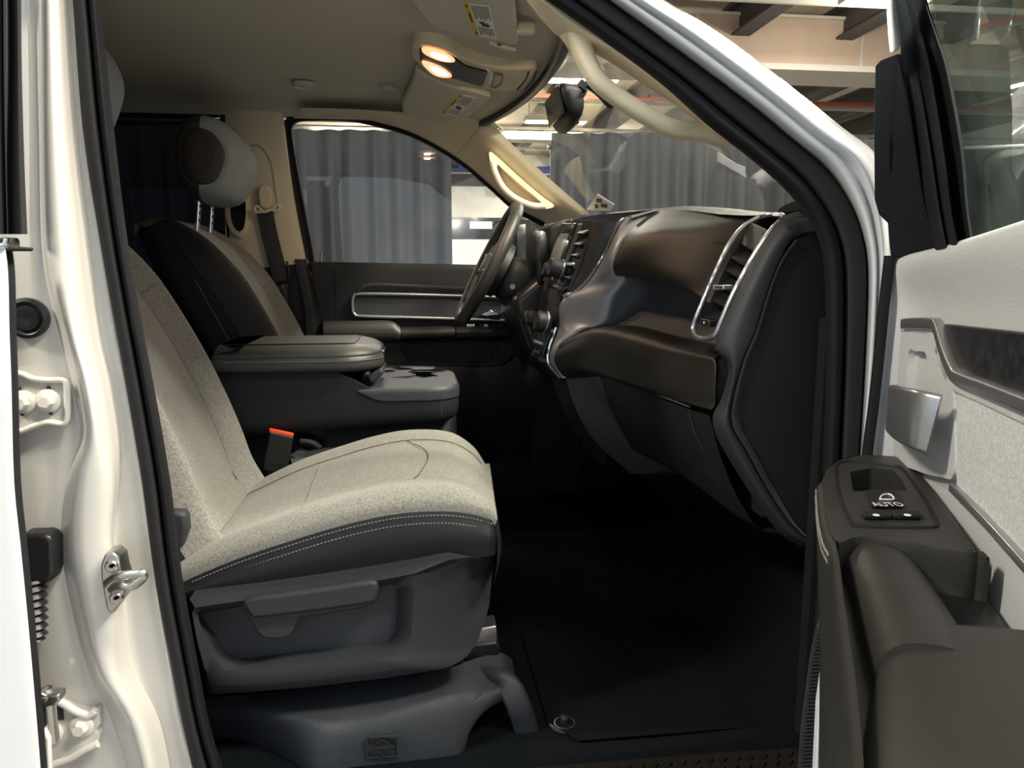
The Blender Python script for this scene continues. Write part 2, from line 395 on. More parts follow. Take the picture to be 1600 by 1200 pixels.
# curtains (pipe and drape)
def drape(x0, x1, Y, z1, lab, seed):
    t = thing('drape', lab, 'curtain', ((x0+x1)/2, Y, GZ))
    random.seed(seed); n = int((x1-x0)*70); cx = (x0+x1)/2; rows = []; ph = 0; prof = []
    for i in range(n+1):
        ph += random.uniform(.2, .8); prof.append(ph)
    for q, a in ((0, .06), (.3, .055), (.75, .045), (.92, .03), (.95, .012), (.97, .02), (1, .028)):
        rows.append([V((x0+(x1-x0)*i/n-cx, a*math.sin(prof[i])+.02*math.sin(prof[i]*.23), q*(z1-GZ))) for i in range(n+1)])
    loft('cloth', rows, 'curtain', t)
    tube('rail', [V((x0-cx-.02, .07, (z1-GZ)*.96)), V((x1-cx+.02, .07, (z1-GZ)*.96))], .02, 'silver', t)
    for xx in (x0-cx+.03, x1-cx-.03): tube('upright', [V((xx, .12, 0)), V((xx, .12, z1-GZ-.1))], .022, 'silver', t)
    return t
a, b = P(380, 205, 4.8), P(704, 205, 4.8)
drape(a.x-2.0, b.x, 4.8, P(540, 203, 4.8).z, 'tall dark grey drape outside the driver window', 3)
a, b = P(862, 208, 4.9), P(1500, 208, 4.9)
drape(a.x, b.x+3, 4.9, P(950, 208, 4.9).z, 'tall dark grey drape beyond the windscreen', 5)
# dark parked car behind the gap of the drapes: only its roof line and glass show
pc = thing('parked_car', 'dark parked car beyond the gap between the drapes', 'car', (2.2, 11.5, GZ))
sec = [(-2.3, .55), (-2.25, .85), (-1.6, .98), (-.9, 1.42), (.4, 1.46), (1.1, 1.02), (2.1, .9), (2.3, .6)]
rows = [[V((x, y, z*f)) for x, z in sec] for y, f in ((-.9, .7), (-.86, .92), (-.7, 1), (0, 1.02), (.7, 1), (.86, .92), (.9, .7))]
loft('body', rows, 'gloss_black', pc, nu=14, nv=40, keep=True)
abox('sill', (-2.2, -.88, .25), (2.2, .88, .6), 'gloss_black', pc, .05)
for wx in (-1.4, 1.4): 
    for wy in (-.86, .7): cyl('wheel', (wx, wy, .32), (wx, wy+.16, .32), .32, .32, 'seal_rubber', pc)
tube('chrome_strip', [V((-1.7, -.89, .93)), V((1.9, -.89, .86))], .012, 'chrome', pc)

# ================================================================== CAB SHELL
cab = thing('truck_cab', 'white pickup cab shell with beige headliner and open passenger doorway', 'truck', (0, 0, 0))
# --- B pillar jamb: rows of (y, then px of columns B..H)
rowsB = [(-160, 22, 44, 54, 76, 92, 105, 125), (-40, 29, 54, 66, 86, 102, 113, 135), (200, 33, 60, 68, 97, 118, 129, 150), (400, 30, 66, 76, 112, 142, 160, 182), (520, 28, 92, 104, 126, 158, 180, 205),
         (600, 26, 112, 126, 146, 176, 196, 218), (680, 30, 124, 137, 160, 188, 210, 232), (750, 36, 104, 120, 172, 188, 222, 244), (850, 44, 96, 114, 170, 182, 235, 256), (950, 50, 112, 130, 178, 196, 250, 272),
         (1050, 56, 138, 152, 184, 216, 268, 290), (1130, 64, 176, 198, 226, 252, 283, 306), (1240, 70, 205, 226, 250, 274, 312, 338), (1400, 80, 215, 240, 268, 300, 350, 380)]
rows = []
for y, b_, c_, d_, e_, f_, g_, h_ in rowsB:
    rows.append(L3((b_-90, y, .03), (b_, y, .02), ((b_+c_)/2, y, .018), (c_-4, y, .022), (c_+2, y, .020), (d_, y, -.006), (d_*.6+e_*.4, y, -.014), (e_, y, -.006), (f_-3, y, .026), (f_+3, y, .034), (g_-4, y, .034), (g_, y, .030), (h_, y, .05)))
pil = loft('b_pillar', rows, 'white_paint', cab, nu=70, nv=49, keep=True, ang=60)
# embossed bead, scuff marks
loft('bead', [L3((124+2*s, 622+i*7, .012-.006*math.sin(math.pi*i/9)) for i in range(10)) if abs(s) < 1 else L3((124+5*s+i*.9, 622+i*7, .021) for i in range(10)) for s in (-1, 0, 1)] if False else
     [L3(*[(124+i*1.6+dx, 618+i*7.4, .020-.010*h*min(1, 3*math.sin(math.pi*i/9))) for i in range(10)]) for dx, h in ((-7, 0), (-3, 1), (3, 1), (8, 0))], 'white_paint', pil, nu=9, nv=20)
# --- rubber plug
p = P(43, 497, .015)
lathe('plug', p, (0, -1, 0), [(.028, -.004), (.028, .004), (.023, .006), (.018, .003), (.017, .007), (.010, .008), (.003, .006)], 'smooth_black', pil)
# --- upper hinge
hg = prism('hinge', L(.008, (-20, 588), (28, 584), (50, 592), (72, 595), (96, 594), (103, 600), (105, 655), (99, 662), (74, 660), (52, 666), (32, 674), (-20, 680)), (0, .016, 0), 'white_paint', cab, .003)
for a in (L(.004, (-10, 585), (28, 583), (50, 591), (72, 594), (98, 594), (104, 602), (105, 630), (105, 654), (98, 662), (74, 660), (52, 666), (32, 674), (-10, 680)),):
    tube('rim', a, .0045, 'white_paint', hg, n=60)
def bolt(px, py, Y, r, par, m='white_paint'):
    c = P(px, py, Y); b = lathe('bolt', c, (0, -1, 0), [(r, -.003), (r, .002), (r*.8, .004)], m, par, 20)
    lathe('bolt_head', c, (0, -1, 0), [(r*.62, .003), (r*.62, .012), (r*.50, .015)], m, b, 6)
bolt(76, 626, .006, .0165, hg); bolt(37, 628, .006, .0165, hg)
for a, b in ((76, 608), (79, 644), (30, 609), (34, 645)): abox('slot', P(a, b, .006)+V((-.002, -.001, -.004)), P(a, b, .006)+V((.002, .002, .004)), 'print_black', hg)
# --- lower hinge with check link
hl = prism('hinge', L(.006, (20, 1088), (96, 1096), (118, 1108), (138, 1112), (154, 1107), (156, 1135), (150, 1141), (156, 1148), (153, 1164), (132, 1172), (108, 1186), (70, 1200), (20, 1215)), (0, .018, 0), 'white_paint', cab, .003)
tube('rim', L(.003, (92, 1096), (104, 1102), (118, 1111), (138, 1117), (150, 1110)), .006, 'white_paint', hl, n=24); tube('rim', L(.003, (153, 1162), (132, 1172), (108, 1186), (76, 1197)), .006, 'white_paint', hl, n=24)
bolt(128, 1134, .004, .0175, hl); bolt(79, 1146, .004, .0175, hl)
abox('check_slot', P(86, 1112, .004)+V((-.006, 0, -.014)), P(98, 1110, .004)+V((.0, .002, .014)), 'print_black', hl)
c = P(72, 1082, -.03); cyl('pin', c+V((0, 0, -.075)), c, .011, .011, 'steel', hl); lathe('pin_head', c, (0, 0, 1), [(.016, -.008), (.018, 0), (.012, .004), (.008, .007), (.006, .006)], 'steel', hl)
prism('link', L(-.045, (58, 1082), (66, 1084), (72, 1088), (92, 1085), (94, 1096), (84, 1104), (70, 1106), (58, 1104)), (0, .022, 0), 'steel', hl, .003)
prism('link_arm', L(-.05, (60, 1142), (69, 1143), (76, 1156), (80, 1260), (60, 1260)), (0, .01, 0), 'white_paint', hl, .002)
# --- wiring boot
bo = prism('wiring_boot', L(-.012, (30, 836), (68, 835), (78, 838), (83, 848), (84, 895), (80, 908), (70, 914), (48, 916), (30, 916)), (0, .035, 0), 'smooth_black', cab, .006)
a, b = P(48, 905, .0), P(56, 1000, -.01); prof = []
for i in range(25): prof.append((.019-.006*(i/24)+.0035*math.sin(i*math.pi/1.5), i/24*(b-a).length))
lathe('bellows', a, b-a, prof, 'smooth_black', bo, 18)
# --- striker
st = prism('striker', L(-.034, (163, 866), (176, 863), (186, 872), (189, 888), (194, 905), (193, 935), (180, 955), (172, 961), (166, 950), (162, 930), (158, 905), (157, 885)), (0, .034, 0), 'steel', cab, .003)
for a, b in ((175, 884), (182, 934)):
    s_ = lathe('screw', P(a, b, -.034), (0, -1, 0), [(.009, -.002), (.009, .003), (.007, .005)], 'steel', st, 16)
    for q in (0, 1): box('screw_slot', P(a, b, -.0395), V((.004, 0, .002)) if q else V((-.0012, 0, .0025)), V((0, .0006, 0)), V((-.0008, 0, .0016)) if q else V((.0025, 0, .0012)), 'print_black', s_)
sweep('loop', [P(166, 912, -.036), P(180, 902, -.05), P(196, 899, -.060), P(212, 897, -.064), P(222, 896, -.064), P(224, 901, -.064), P(214, 911, -.064), P(204, 917, -.062), P(190, 916, -.054), P(174, 922, -.036)], ell(.0050, .0065), 'steel', st, n=44)
prism('loop_base', L(-.040, (164, 908), (186, 894), (195, 900), (196, 914), (176, 926), (165, 920)), (0, .010, 0), 'steel', st, .003)

# --- door opening weatherstrip: inner / outer edges in order
I_ = [(365, 1250), (330, 1140), (312, 1050), (285, 900), (266, 750), (240, 600), (203, 400), (178, 200), (157, 0), (150, -90), (190, -190), (400, -230), (640, -160), (780, -52), (853, 0), (930, 55), (1030, 130), (1104, 195), (1162, 240), (1220, 290), (1256, 332), (1278, 372), (1288, 430), (1290, 560), (1286, 700), (1280, 850), (1270, 1000), (1262, 1150)]
O_ = [(312, 1250), (287, 1140), (269, 1050), (241, 900), (221, 750), (196, 600), (160, 400), (129, 200), (113, 0), (100, -110), (150, -250), (400, -300), (700, -200), (880, -52), (950, 0), (1030, 58), (1110, 117), (1180, 170), (1240, 220), (1290, 262), (1325, 310), (1347, 365), (1356, 430), (1352, 560), (1344, 700), (1335, 850), (1320, 1000), (1310, 1150)]
def band(fr, tr):
    """rows across the band: list of (fraction inner->outer, Y)"""
    return [[P(I_[i][0]+(O_[i][0]-I_[i][0])*f, I_[i][1]+(O_[i][1]-I_[i][1])*f, y) for i in range(len(I_))] for f, y in fr]
loft('door_seal', band([(0.0, .075), (.02, .045), (.12, .018), (.28, .008), (.42, .018), (.47, .04)], 0), 'seal_rubber', cab, nu=16, nv=170, keep=True, ang=60)
loft('seal_strip', band([(.45, .04), (.50, .020), (.60, .012), (.80, .012), (.95, .018), (1.0, .034)], 0), 'seal_strip', cab, nu=14, nv=170, keep=True, ang=60)
# --- A pillar, white outer metal
E_ = [(970, -52), (1035, 0), (1110, 45), (1200, 110), (1260, 157), (1312, 199), (1367, 243), (1388, 300), (1394, 365), (1393, 430), (1384, 560), (1364, 700), (1352, 850), (1338, 1000), (1330, 1150)]
Os = O_[13:]
rows = []
for f, y in ((-.12, .06), (0, .028), (.06, .008), (.2, -.010), (.36, -.014), (.42, -.004), (.48, -.010), (.62, -.022), (.8, -.018), (.92, .0), (1, .02), (1.04, .05), (1.04, .075)):
    rows.append([P(o[0]+(e[0]-o[0])*f, o[1]+(e[1]-o[1])*f, y) for o, e in zip(Os, E_)])
loft('a_pillar', rows, 'white_skin', cab, nu=60, nv=70, keep=True, ang=60)
# --- A pillar trim, passenger
it = [(700, -150, .16), (795, -35, .16), (846, 30, .14), (880, 62, .125), (940, 90, .11), (1010, 135, .10), (1078, 181, .10), (1112, 212, .10), (1165, 239, .10), (1215, 276, .10), (1258, 323, .09), (1272, 350, .08)]
ot = [(660, -190, .05), (772, -60, .05), (858, 0, .05), (892, 24, .05), (945, 62, .05), (1030, 124, .05), (1104, 190, .05), (1128, 208, .05), (1172, 242, .05), (1225, 288, .05), (1264, 335, .05), (1280, 372, .05)]
mid = [((a[0]+b[0])/2+4, (a[1]+b[1])/2-3, .052) for a, b in zip(it, ot)]
bk = [(a[0]+6, a[1]-6, a[2]+.06) for a in it]
pt = loft('pillar_trim', [L3(*ot), L3(*mid), L3(*it), L3(*bk)], 'beige_plastic', cab, nu=12, nv=80, keep=True, ang=60)
# grab handle on it
hp = L3((893, 40, .10), (904, 64, .085), (918, 98, .075), (934, 126, .07), (962, 150, .07), (1002, 176, .07), (1040, 197, .075), (1068, 204, .085), (1100, 206, .095), (1135, 214, .11))
sweep('grab_handle', hp, rrect(.0135, .020, .011), 'beige_plastic', pt, up=(0, -1, 0), n=60, scale=lambda t: .9+.45*max(0, 1-t/.22)+.3*max(0, (t-.8)/.2))
# --- headliner
def hdr(Y): return .327-.10*abs((Y-.8)/.62)**2.2
def hz(x, Y):
    e = abs(Y-.8)/.78
    z = 1.234-.012*e*e-(.030*max(0, (e-.86)/.14)**2)
    xh = hdr(Y); z -= .058*max(0, min(1, (x-(xh-.33))/.33))**1.6
    return z
ys = [.02, .04, .08, .14, .22, .34, .48, .64, .8, .96, 1.12, 1.26, 1.38, 1.46, 1.52, 1.555, 1.58]
rows = []
for i in range(40):
    s = i/39; rows.append([V((-1.75+(hdr(y)+1.75)*s, y, hz(-1.75+(hdr(y)+1.75)*s, y))) for y in ys])
hl_ = loft('headliner', rows, 'headliner', cab, nv=60, keep=True, thick=.03, off=1)
sweep('header_edge', [V((hdr(y)+.004, y, hz(hdr(y), y)-.004)) for y in [.1+1.36*i/30 for i in range(31)]], rrect(.012, .010, .006), 'smooth_black', cab, up=(0, 0, 1))
lathe('coat_hook', P(474, 133, 1.25)*0+V((P(474, 133, 1.1).x, P(474, 133, 1.1).y, hz(0, 1.1)-.004)) if False else PZ(474, 133, 1.221), (0, 0, -1), [(.032, -.006), (.032, .004), (.024, .007), (.019, .003), (.010, .003)], 'headliner', hl_)
lathe('map_hook', PZ(606, 137, 1.223), (0, 0, -1), [(.02, -.006), (.02, .003), (.012, .006), (.004, .006)], 'headliner', hl_)
lathe('coat_peg', PZ(596, 181, 1.203), (0, 0, -1), [(.012, -.02), (.014, .004), (.01, .012), (.003, .014)], 'beige_dark', hl_)
# --- A pillar trim, driver
up_ = [(470, 168), (560, 171), (640, 177), (700, 183), (757, 188), (800, 225), (840, 262), (880, 298), (922, 334)]
lo_ = [(470, 181), (545, 182), (600, 193), (645, 207), (692, 231), (732, 258), (770, 291), (805, 322), (858, 350)]
rows = [[P(a, b, 1.43) for a, b in up_], [P(a*.7+c*.3, b*.7+d*.3-1, 1.45) for (a, b), (c, d) in zip(up_, lo_)], [P(a*.3+c*.7, b*.3+d*.7, 1.53) for (a, b), (c, d) in zip(up_, lo_)], [P(a, b, 1.58) for a, b in lo_], [P(a-3, b+2, 1.606) for a, b in lo_]]
pd = loft('pillar_trim', rows, 'beige_plastic', cab, nu=20, nv=80, keep=True, ang=60)
tube('trim_seam', L3((757, 189, 1.425), (742, 209, 1.44), (727, 226, 1.49), (716, 240, 1.53)), .0016, 'beige_dark', pd, n=16, seg=6)
# driver grab handle with its recess
ring('grab_handle', L(1.44, (764, 238), (775, 243), (810, 275), (845, 305), (866, 321), (855, 326), (832, 326), (805, 313), (782, 292), (770, 268)), L(1.44, (777, 257), (790, 268), (815, 290), (843, 313), (846, 318), (830, 318), (810, 309), (790, 292), (780, 275)), (0, .06, 0), 'beige_plastic', pd, edge=(0, .05, 0), n=60)
tube('handle_bar', L(1.432, (768, 252), (774, 272), (786, 294), (806, 311), (832, 322), (852, 322)), .012, 'beige_plastic', pd, n=40)
# --- B pillar trim, driver
rows = [L(1.565, (352, 150), (352, 260), (356, 330), (362, 420), (372, 560)), L(1.55, (375, 150), (378, 260), (384, 330), (395, 420), (410, 560)), L(1.55, (430, 150), (440, 250), (452, 330), (468, 412), (490, 560)), L(1.575, (440, 150), (452, 250), (464, 330), (480, 412), (500, 560)), L(1.62, (444, 150), (456, 250), (468, 330), (484, 412), (504, 560))]
bp = loft('b_pillar_trim', [r[:4] for r in rows], 'beige_plastic', cab, nu=20, nv=24, keep=True)
lp_ = loft('b_pillar_lower_trim', [[P(460, 405, 1.54), P(476, 480, 1.53), P(480, 560, 1.53)], [P(474, 405, 1.545), P(490, 480, 1.535), P(497, 560, 1.535)], [P(482, 406, 1.57), P(498, 480, 1.56), P(506, 560, 1.56)]], 'black_plastic', cab, nu=8, nv=14)
loft('b_pillar_lower_trim', [[P(380, 406, 1.56), P(400, 560, 1.56)], [P(475, 406, 1.552), P(490, 560, 1.552)]], 'black_plastic', cab, nv=6)
tube('trim_groove', L(1.548, (393, 228), (404, 228), (416, 240), (425, 262), (430, 300), (436, 330)), .003, 'beige_dark', bp, n=30)
rr = [(362, 300), (370, 292), (378, 295), (383, 310), (384, 340), (380, 358), (372, 362), (362, 350), (358, 325)]
ring('trim_window', [P(371+(a-371)*1.5, 328+(b-328)*1.25, 1.546) for a, b in rr], [P(a, b, 1.540) for a, b in rr], (0, .02, 0), 'beige_plastic', bp, edge=(0, .012, 0), n=40)
prism('window_pane', [P(371+(a-371)*.97, 328+(b-328)*.97, 1.55) for a, b in rr], (0, .004, 0), 'gloss_black', bp, smooth_n=40)
# --- windscreen
base = [(.62, .08, .80), (.80, .3, .80), (.90, .6, .80), (.93, .8, .80), (.90, 1.0, .80), (.80, 1.25, .81), (P(925, 334, 1.44).x+.02, 1.45, P(925, 334, 1.44).z)]
hd = [V((hdr(y)+.012, y, hz(hdr(y), y)+.004)) for y in (.14, .35, .6, .8, 1.0, 1.25, 1.43)]
md = [(V(b)+h)/2+V((.035, 0, .02)) for b, h in zip(base, hd)]
ws = loft('windscreen', [hd, md, [V(b) for b in base]], 'windscreen', cab, nu=20, nv=40, keep=True)
loft('frit_band', [[h+V((-.002, 0, -.003)) for h in hd], [h*.965+m_*.035+V((-.002, 0, -.003)) for h, m_ in zip(hd, md)]], 'smooth_black', ws, nv=40, keep=True)
# corner stickers on the glass: registration strip, small certificate
def on_glass(px, py):
    """pixel -> point just inside the windscreen"""
    d_ = ray(px, py); best = None
    me = ws.data
    for f in me.polygons:
        h = CAM+d_*((V(f.center)-CAM).dot(f.normal)/d_.dot(f.normal)) if abs(d_.dot(f.normal)) > 1e-6 else None
        if h is None: continue
        e = (h-f.center).length
        if best is None or e < best[0]: best = (e, h)
    return best[1]-d_*.004
q = [on_glass(a, b) for a, b in ((758, 188), (768, 187), (787, 203), (782, 209))]
s1 = quad('sticker', *q, 'label_white', ws)
for t in (.45, .6, .78): 
    a = q[0].lerp(q[3], t); b = q[1].lerp(q[2], t); quad('print', a.lerp(b, .25)-ray(770, 195)*.001, a.lerp(b, .75)-ray(770, 195)*.001, a.lerp(b, .75)+(q[2]-q[1])*.07-ray(770, 195)*.001, a.lerp(b, .25)+(q[2]-q[1])*.07-ray(770, 195)*.001, 'dark_thread', s1)
q = [on_glass(a, b) for a, b in ((917, 328), (933, 303), (960, 320), (952, 330))]
s2 = quad('sticker', *q, 'label_white', ws)
for a, b, w in ((936, 313, 9), (944, 321, 10), (932, 322, 5)):
    r_ = [on_glass(a-w/2, b-3)-ray(a, b)*.0015, on_glass(a+w/2, b-2)-ray(a, b)*.0015, on_glass(a+w/2, b+4)-ray(a, b)*.0015, on_glass(a-w/2, b+3)-ray(a, b)*.0015]
    quad('print', *r_, 'dark_thread', s2)
# --- floor, firewall, walls that close the cab
FZ = -.13
rows = []
for x, z in ((-1.75, FZ), (-.6, FZ), (.1, FZ), (.5, FZ), (.72, FZ+.03), (.86, FZ+.16), (.98, FZ+.36), (1.0, FZ+.9)):
    rows.append([V((x, y, z+dz)) for y, dz in ((.035, 0), (.10, 0), (.3, 0), (.52, .0), (.60, .05), (.70, .10), (.9, .10), (1.0, .05), (1.08, 0), (1.3, 0), (1.58, 0))])
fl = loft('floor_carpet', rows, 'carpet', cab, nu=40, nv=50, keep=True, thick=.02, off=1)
abox('cowl_wall', (1.0, -.02, -.3), (1.04, 1.62, .80), 'smooth_black', cab)
abox('cab_back_wall', (-1.78, 0, -.3), (-1.74, 1.62, 1.205), 'smooth_black', cab)
abox('cab_side_panel', (-1.745, -.05, -.3), (-1.5, .015, 1.20), 'white_skin', cab); abox('cab_side_panel', (-1.745, 1.585, -.3), (-1.5, 1.66, 1.19), 'white_skin', cab)
abox('kick_panel', (.66, .05, -.2), (1.0, .075, .62), 'smooth_black', cab)
abox('kick_panel', (.585, 1.585, -.2), (1.0, 1.605, .66), 'smooth_black', cab)
# wing and bonnet ahead of the doorway
wg = prism('front_wing', [V((x, -.07, z)) for x, z in ((.80, -.45), (.80, .66), (1.0, .70), (2.3, .66), (2.45, .4), (2.42, .1), (2.3, 0), (2.2, -.05), (2.15, -.3), (1.75, .0), (1.45, 0), (1.2, -.3), (1.15, -.45))], (0, .1, 0), 'white_skin', cab, .02)
prism('bonnet', [V((1.02, y, z)) for y, z in ((-.05, .60), (-.03, .68), (.3, .70), (.8, .72), (1.3, .70), (1.65, .68), (1.67, .60))], (1.35, 0, -.04), 'white_skin', cab, .02)
prism('front_wing', [V((x, 1.66, z)) for x, z in ((.90, -.45), (.90, .66), (1.0, .70), (2.3, .66), (2.45, .4), (2.42, .1), (2.3, 0), (1.2, -.3), (1.15, -.45))], (0, .08, 0), 'white_skin', cab, .02)
# sill scuff plate with hexagon tread
sl = loft('sill_plate', [[V((x, -.05, FZ-.05)), V((x, -.045, FZ-.01)), V((x, -.03, FZ+.003)), V((x, .035, FZ+.004)), V((x, .045, FZ+.0)), V((x, .05, FZ-.02))] for x in (-.5, .2, .72)], 'mat_brown', cab, nu=4)
hexes = []
for i in range(26):
    for j in range(3):
        c = V((.02+i*.024, -.018+j*.0207+.0, FZ+.0038)); c.x += .012*(j % 2)
        o = cyl('tread', c, c+V((0, 0, .003)), .012, .0105, 'mat_brown', sl, 6) if not hexes else None
        if o: hexes.append(o); hx = c
        else:
            o = hexes[0].copy(); COL.objects.link(o); o.location = c-hx; hexes.append(o)
loft('rocker_panel', [[V((x, .0, FZ-.30)), V((x, -.10, FZ-.25)), V((x, -.10, FZ-.10)), V((x, -.06, FZ-.05)), V((x, -.045, FZ-.03))] for x in (-.5, .72)], 'white_skin', cab)
# mat grommet
gr = lathe('grommet', PZ(882, 1131, FZ+.002), (0, 0, 1), [(.030, 0), (.029, .003), (.018, .004), (.016, .001), (.009, .001), (.009, .014), (.006, .016)], 'smooth_black', fl)
lathe('grommet_ring', PZ(882, 1131, FZ+.004), (0, 0, 1), [(.0195, 0), (.0195, .003), (.0175, .003), (.0175, 0)], 'steel', fl)
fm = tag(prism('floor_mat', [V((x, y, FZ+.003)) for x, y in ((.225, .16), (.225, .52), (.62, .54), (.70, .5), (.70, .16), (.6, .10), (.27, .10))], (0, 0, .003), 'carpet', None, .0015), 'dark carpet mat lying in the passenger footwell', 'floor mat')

# ================================================================== REAR PASSENGER DOOR (closed, only its leading edge shows)
rd = thing('rear_door', 'white rear side door, shut, its leading edge beside the pillar hinges', 'door', (0, 0, 0))
eg = [(3, 384), (8, 430), (10, 520), (13, 600), (17, 750), (27, 850), (37, 950), (47, 1060), (57, 1180), (64, 1280)]
loft('outer_skin', [[P(a-500, b, -.10) for a, b in eg], [P(a-150, b, -.102) for a, b in eg], [P(a-8, b, -.098) for a, b in eg], [P(a, b, -.092) for a, b in eg], [P(a+2, b, -.08) for a, b in eg], [P(a, b, -.03) for a, b in eg]], 'white_skin', rd, nu=24, nv=30, keep=True, ang=60)
loft('edge_seal', [[P(a+1, b, -.082) for a, b in eg], [P(a+8, b, -.078) for a, b in eg], [P(a+15, b, -.066) for a, b in eg], [P(a+16, b, -.03) for a, b in eg]], 'seal_rubber', rd, nu=10, nv=30, keep=True)
wf_ = [(-60, 2, 13, 20, 33), (100, 3, 14, 22, 34), (250, 5, 12, 20, 38), (366, 8, 14, 22, 43)]
rows = [L3((-60, y, -.06), (a-4, y, -.07), (a, y, -.05), (a+4, y, -.075), (b-2, y, -.075), (b, y, -.055), (c, y, -.065), ((c+d_)/2, y, -.07), (d_-4, y, -.066), (d_, y, -.05), (d_-3, y, -.01)) for y, a, b, c, d_ in wf_]
loft('window_frame', rows, 'seal_strip', rd, nu=14, nv=50, keep=True, ang=60)
prism('belt_cap', L(-.085, (-30, 375), (10, 370), (13, 378), (12, 384), (35, 386), (34, 392), (-30, 392)), (0, .03, 0), 'seal_strip', rd, .003)
tube('belt_moulding', L(-.098, (-40, 384), (0, 384), (8, 382), (11, 372)), .004, 'chrome', rd, n=14)
abox('inner_panel', (-1.5, -.02, -.3), (-.63, .015, .72), 'black_plastic', rd); abox('roof_frame', (-1.5, -.03, 1.12), (-.58, .012, 1.235), 'black_plastic', rd)
prism('privacy_pane', [V((-1.5, .0, .7)), V((-.62, .0, .7)), V((-.66, .0, 1.14)), V((-1.5, .0, 1.14))], (0, .005, 0), 'privacy_glass', rd)

# ================================================================== DRIVER DOOR
dd = thing('front_door', 'closed driver door with black armrest, switches and silver edged insert', 'door', (0, 0, 0))
YD = 1.60
loft('door_panel', [L3((484, 411, YD+.03), (600, 413, YD+.03), (760, 417, YD+.03), (900, 421, YD+.03)), L3((484, 410, YD-.03), (600, 412, YD-.03), (760, 416, YD-.03), (900, 420, YD-.03)), L3((488, 418, YD-.035), (600, 419, YD-.035), (760, 423, YD-.035), (900, 427, YD-.035)), L3((492, 500, YD-.02), (600, 500, YD-.02), (760, 502, YD-.02), (900, 504, YD-.02)), L3((500, 700, YD-.01), (600, 700, YD-.01), (760, 705, YD-.01), (900, 712, YD-.01)), L3((510, 860, YD-.01), (600, 860, YD-.01), (760, 870, YD-.01), (900, 880, YD-.01))], 'black_plastic', dd, nv=20)
prism('belt_strip', L3((487, 409, YD-.02), (620, 411, YD-.02), (760, 414, YD-.02), (880, 418, YD-.02), (880, 421, YD-.03), (620, 414, YD-.03), (487, 412, YD-.03)), (0, .03, 0), 'grey_plastic', dd)
tube('lock_pin', L(YD, (502, 412), (502, 404), (502.5, 393)), .005, 'silver', dd, n=6)
tube('panel_seam', L(YD-.036, (523, 420), (526, 500)), .002, 'smooth_black', dd, n=6)
# pull strip and silver edged insert
loft('pull_strip', [L(YD-.04, (556, 456), (572, 443), (640, 444), (740, 448), (860, 452)), L(YD-.055, (556, 458), (576, 446), (640, 447), (740, 451), (860, 455)), L(YD-.04, (552, 460), (580, 456), (640, 457), (740, 460), (860, 464))], 'charcoal_plastic', dd, nu=8, nv=40)
ins = L(YD-.038, (552, 462), (560, 459), (640, 460), (740, 464), (860, 468), (860, 504), (740, 499), (640, 496), (562, 494), (552, 488))
prism('insert', ins, (0, .012, 0), 'charcoal_plastic', dd, .003)
tube('insert_frame', L(YD-.045, (860, 467), (740, 463), (640, 460), (564, 459), (554, 461), (551, 467), (551, 485), (554, 491), (564, 494), (640, 496), (740, 499), (860, 504)), .0060, 'silver', dd, n=90)
# armrest
def arm(name, pts, m, d0=.09):
    up = L(YD-d0, *[(a, b) for a, b, c in pts]); lo = L(YD-d0, *[(a, c) for a, b, c in pts])
    bk = L(YD-.02, *[(a, b-3) for a, b, c in pts]); md = L(YD-d0-.012, *[(a, (b+c)/2) for a, b, c in pts]); lb = L(YD-.02, *[(a, c+2) for a, b, c in pts])
    return loft(name, [bk, [p+V((0, .02, .004)) for p in up], up, md, lo, lb], m, dd, nu=20, nv=30, keep=True)
a1 = arm('armrest', [(505, 504, 531), (560, 504, 531), (608, 504, 531), (622, 511, 532), (626, 514, 532)], 'leather')
arm('armrest_grip', [(627, 513, 531), (660, 513, 530), (700, 512, 529), (711, 513, 529)], 'brown_pad', .085)
a3 = arm('switch_panel', [(713, 513, 530), (760, 512, 529), (808, 512, 529), (860, 514, 530)], 'black_plastic')
stitches('stitching', L(YD-.104, (506, 519), (560, 519), (622, 520)), 26, .004, .0008, 'dark_thread', a1)
tube('piping', L(YD-.105, (714, 520), (760, 519), (812, 520)), .0025, 'charcoal_plastic', a3, n=12)
for x in (722, 732, 738, 752, 759, 772, 782, 788):
    c = P(x, 508.5, YD-.07); box('switch', c, V((.008, 0, 0)), V((0, .014, 0)), V((0, 0, .005)), 'chrome' if x in (738, 759, 732) else 'gloss_black', a3, .002)
prism('inner_handle', L(YD-.06, (750, 492), (766, 484), (772, 487), (788, 488), (787, 492), (760, 494)), (0, .03, 0), 'chrome', dd, .002)
# map pocket
ring('map_pocket', L(YD-.045, (560, 535), (640, 536), (790, 536), (800, 540), (795, 560), (770, 572), (650, 570), (560, 570)), L(YD-.045, (630, 538), (700, 538), (775, 538), (772, 552), (764, 566), (700, 567), (640, 566), (634, 560)), (0, .035, 0), 'black_plastic', dd, n=60)
loft('pocket_lip', [L(YD-.07, (500, 572), (640, 571), (770, 573), (800, 560)), L(YD-.085, (500, 578), (640, 577), (775, 579), (812, 562)), L(YD-.08, (505, 640), (640, 640), (780, 640), (830, 640)), L(YD-.03, (510, 720), (640, 720), (780, 720), (830, 720))], 'black_plastic', dd, nu=14, nv=24)
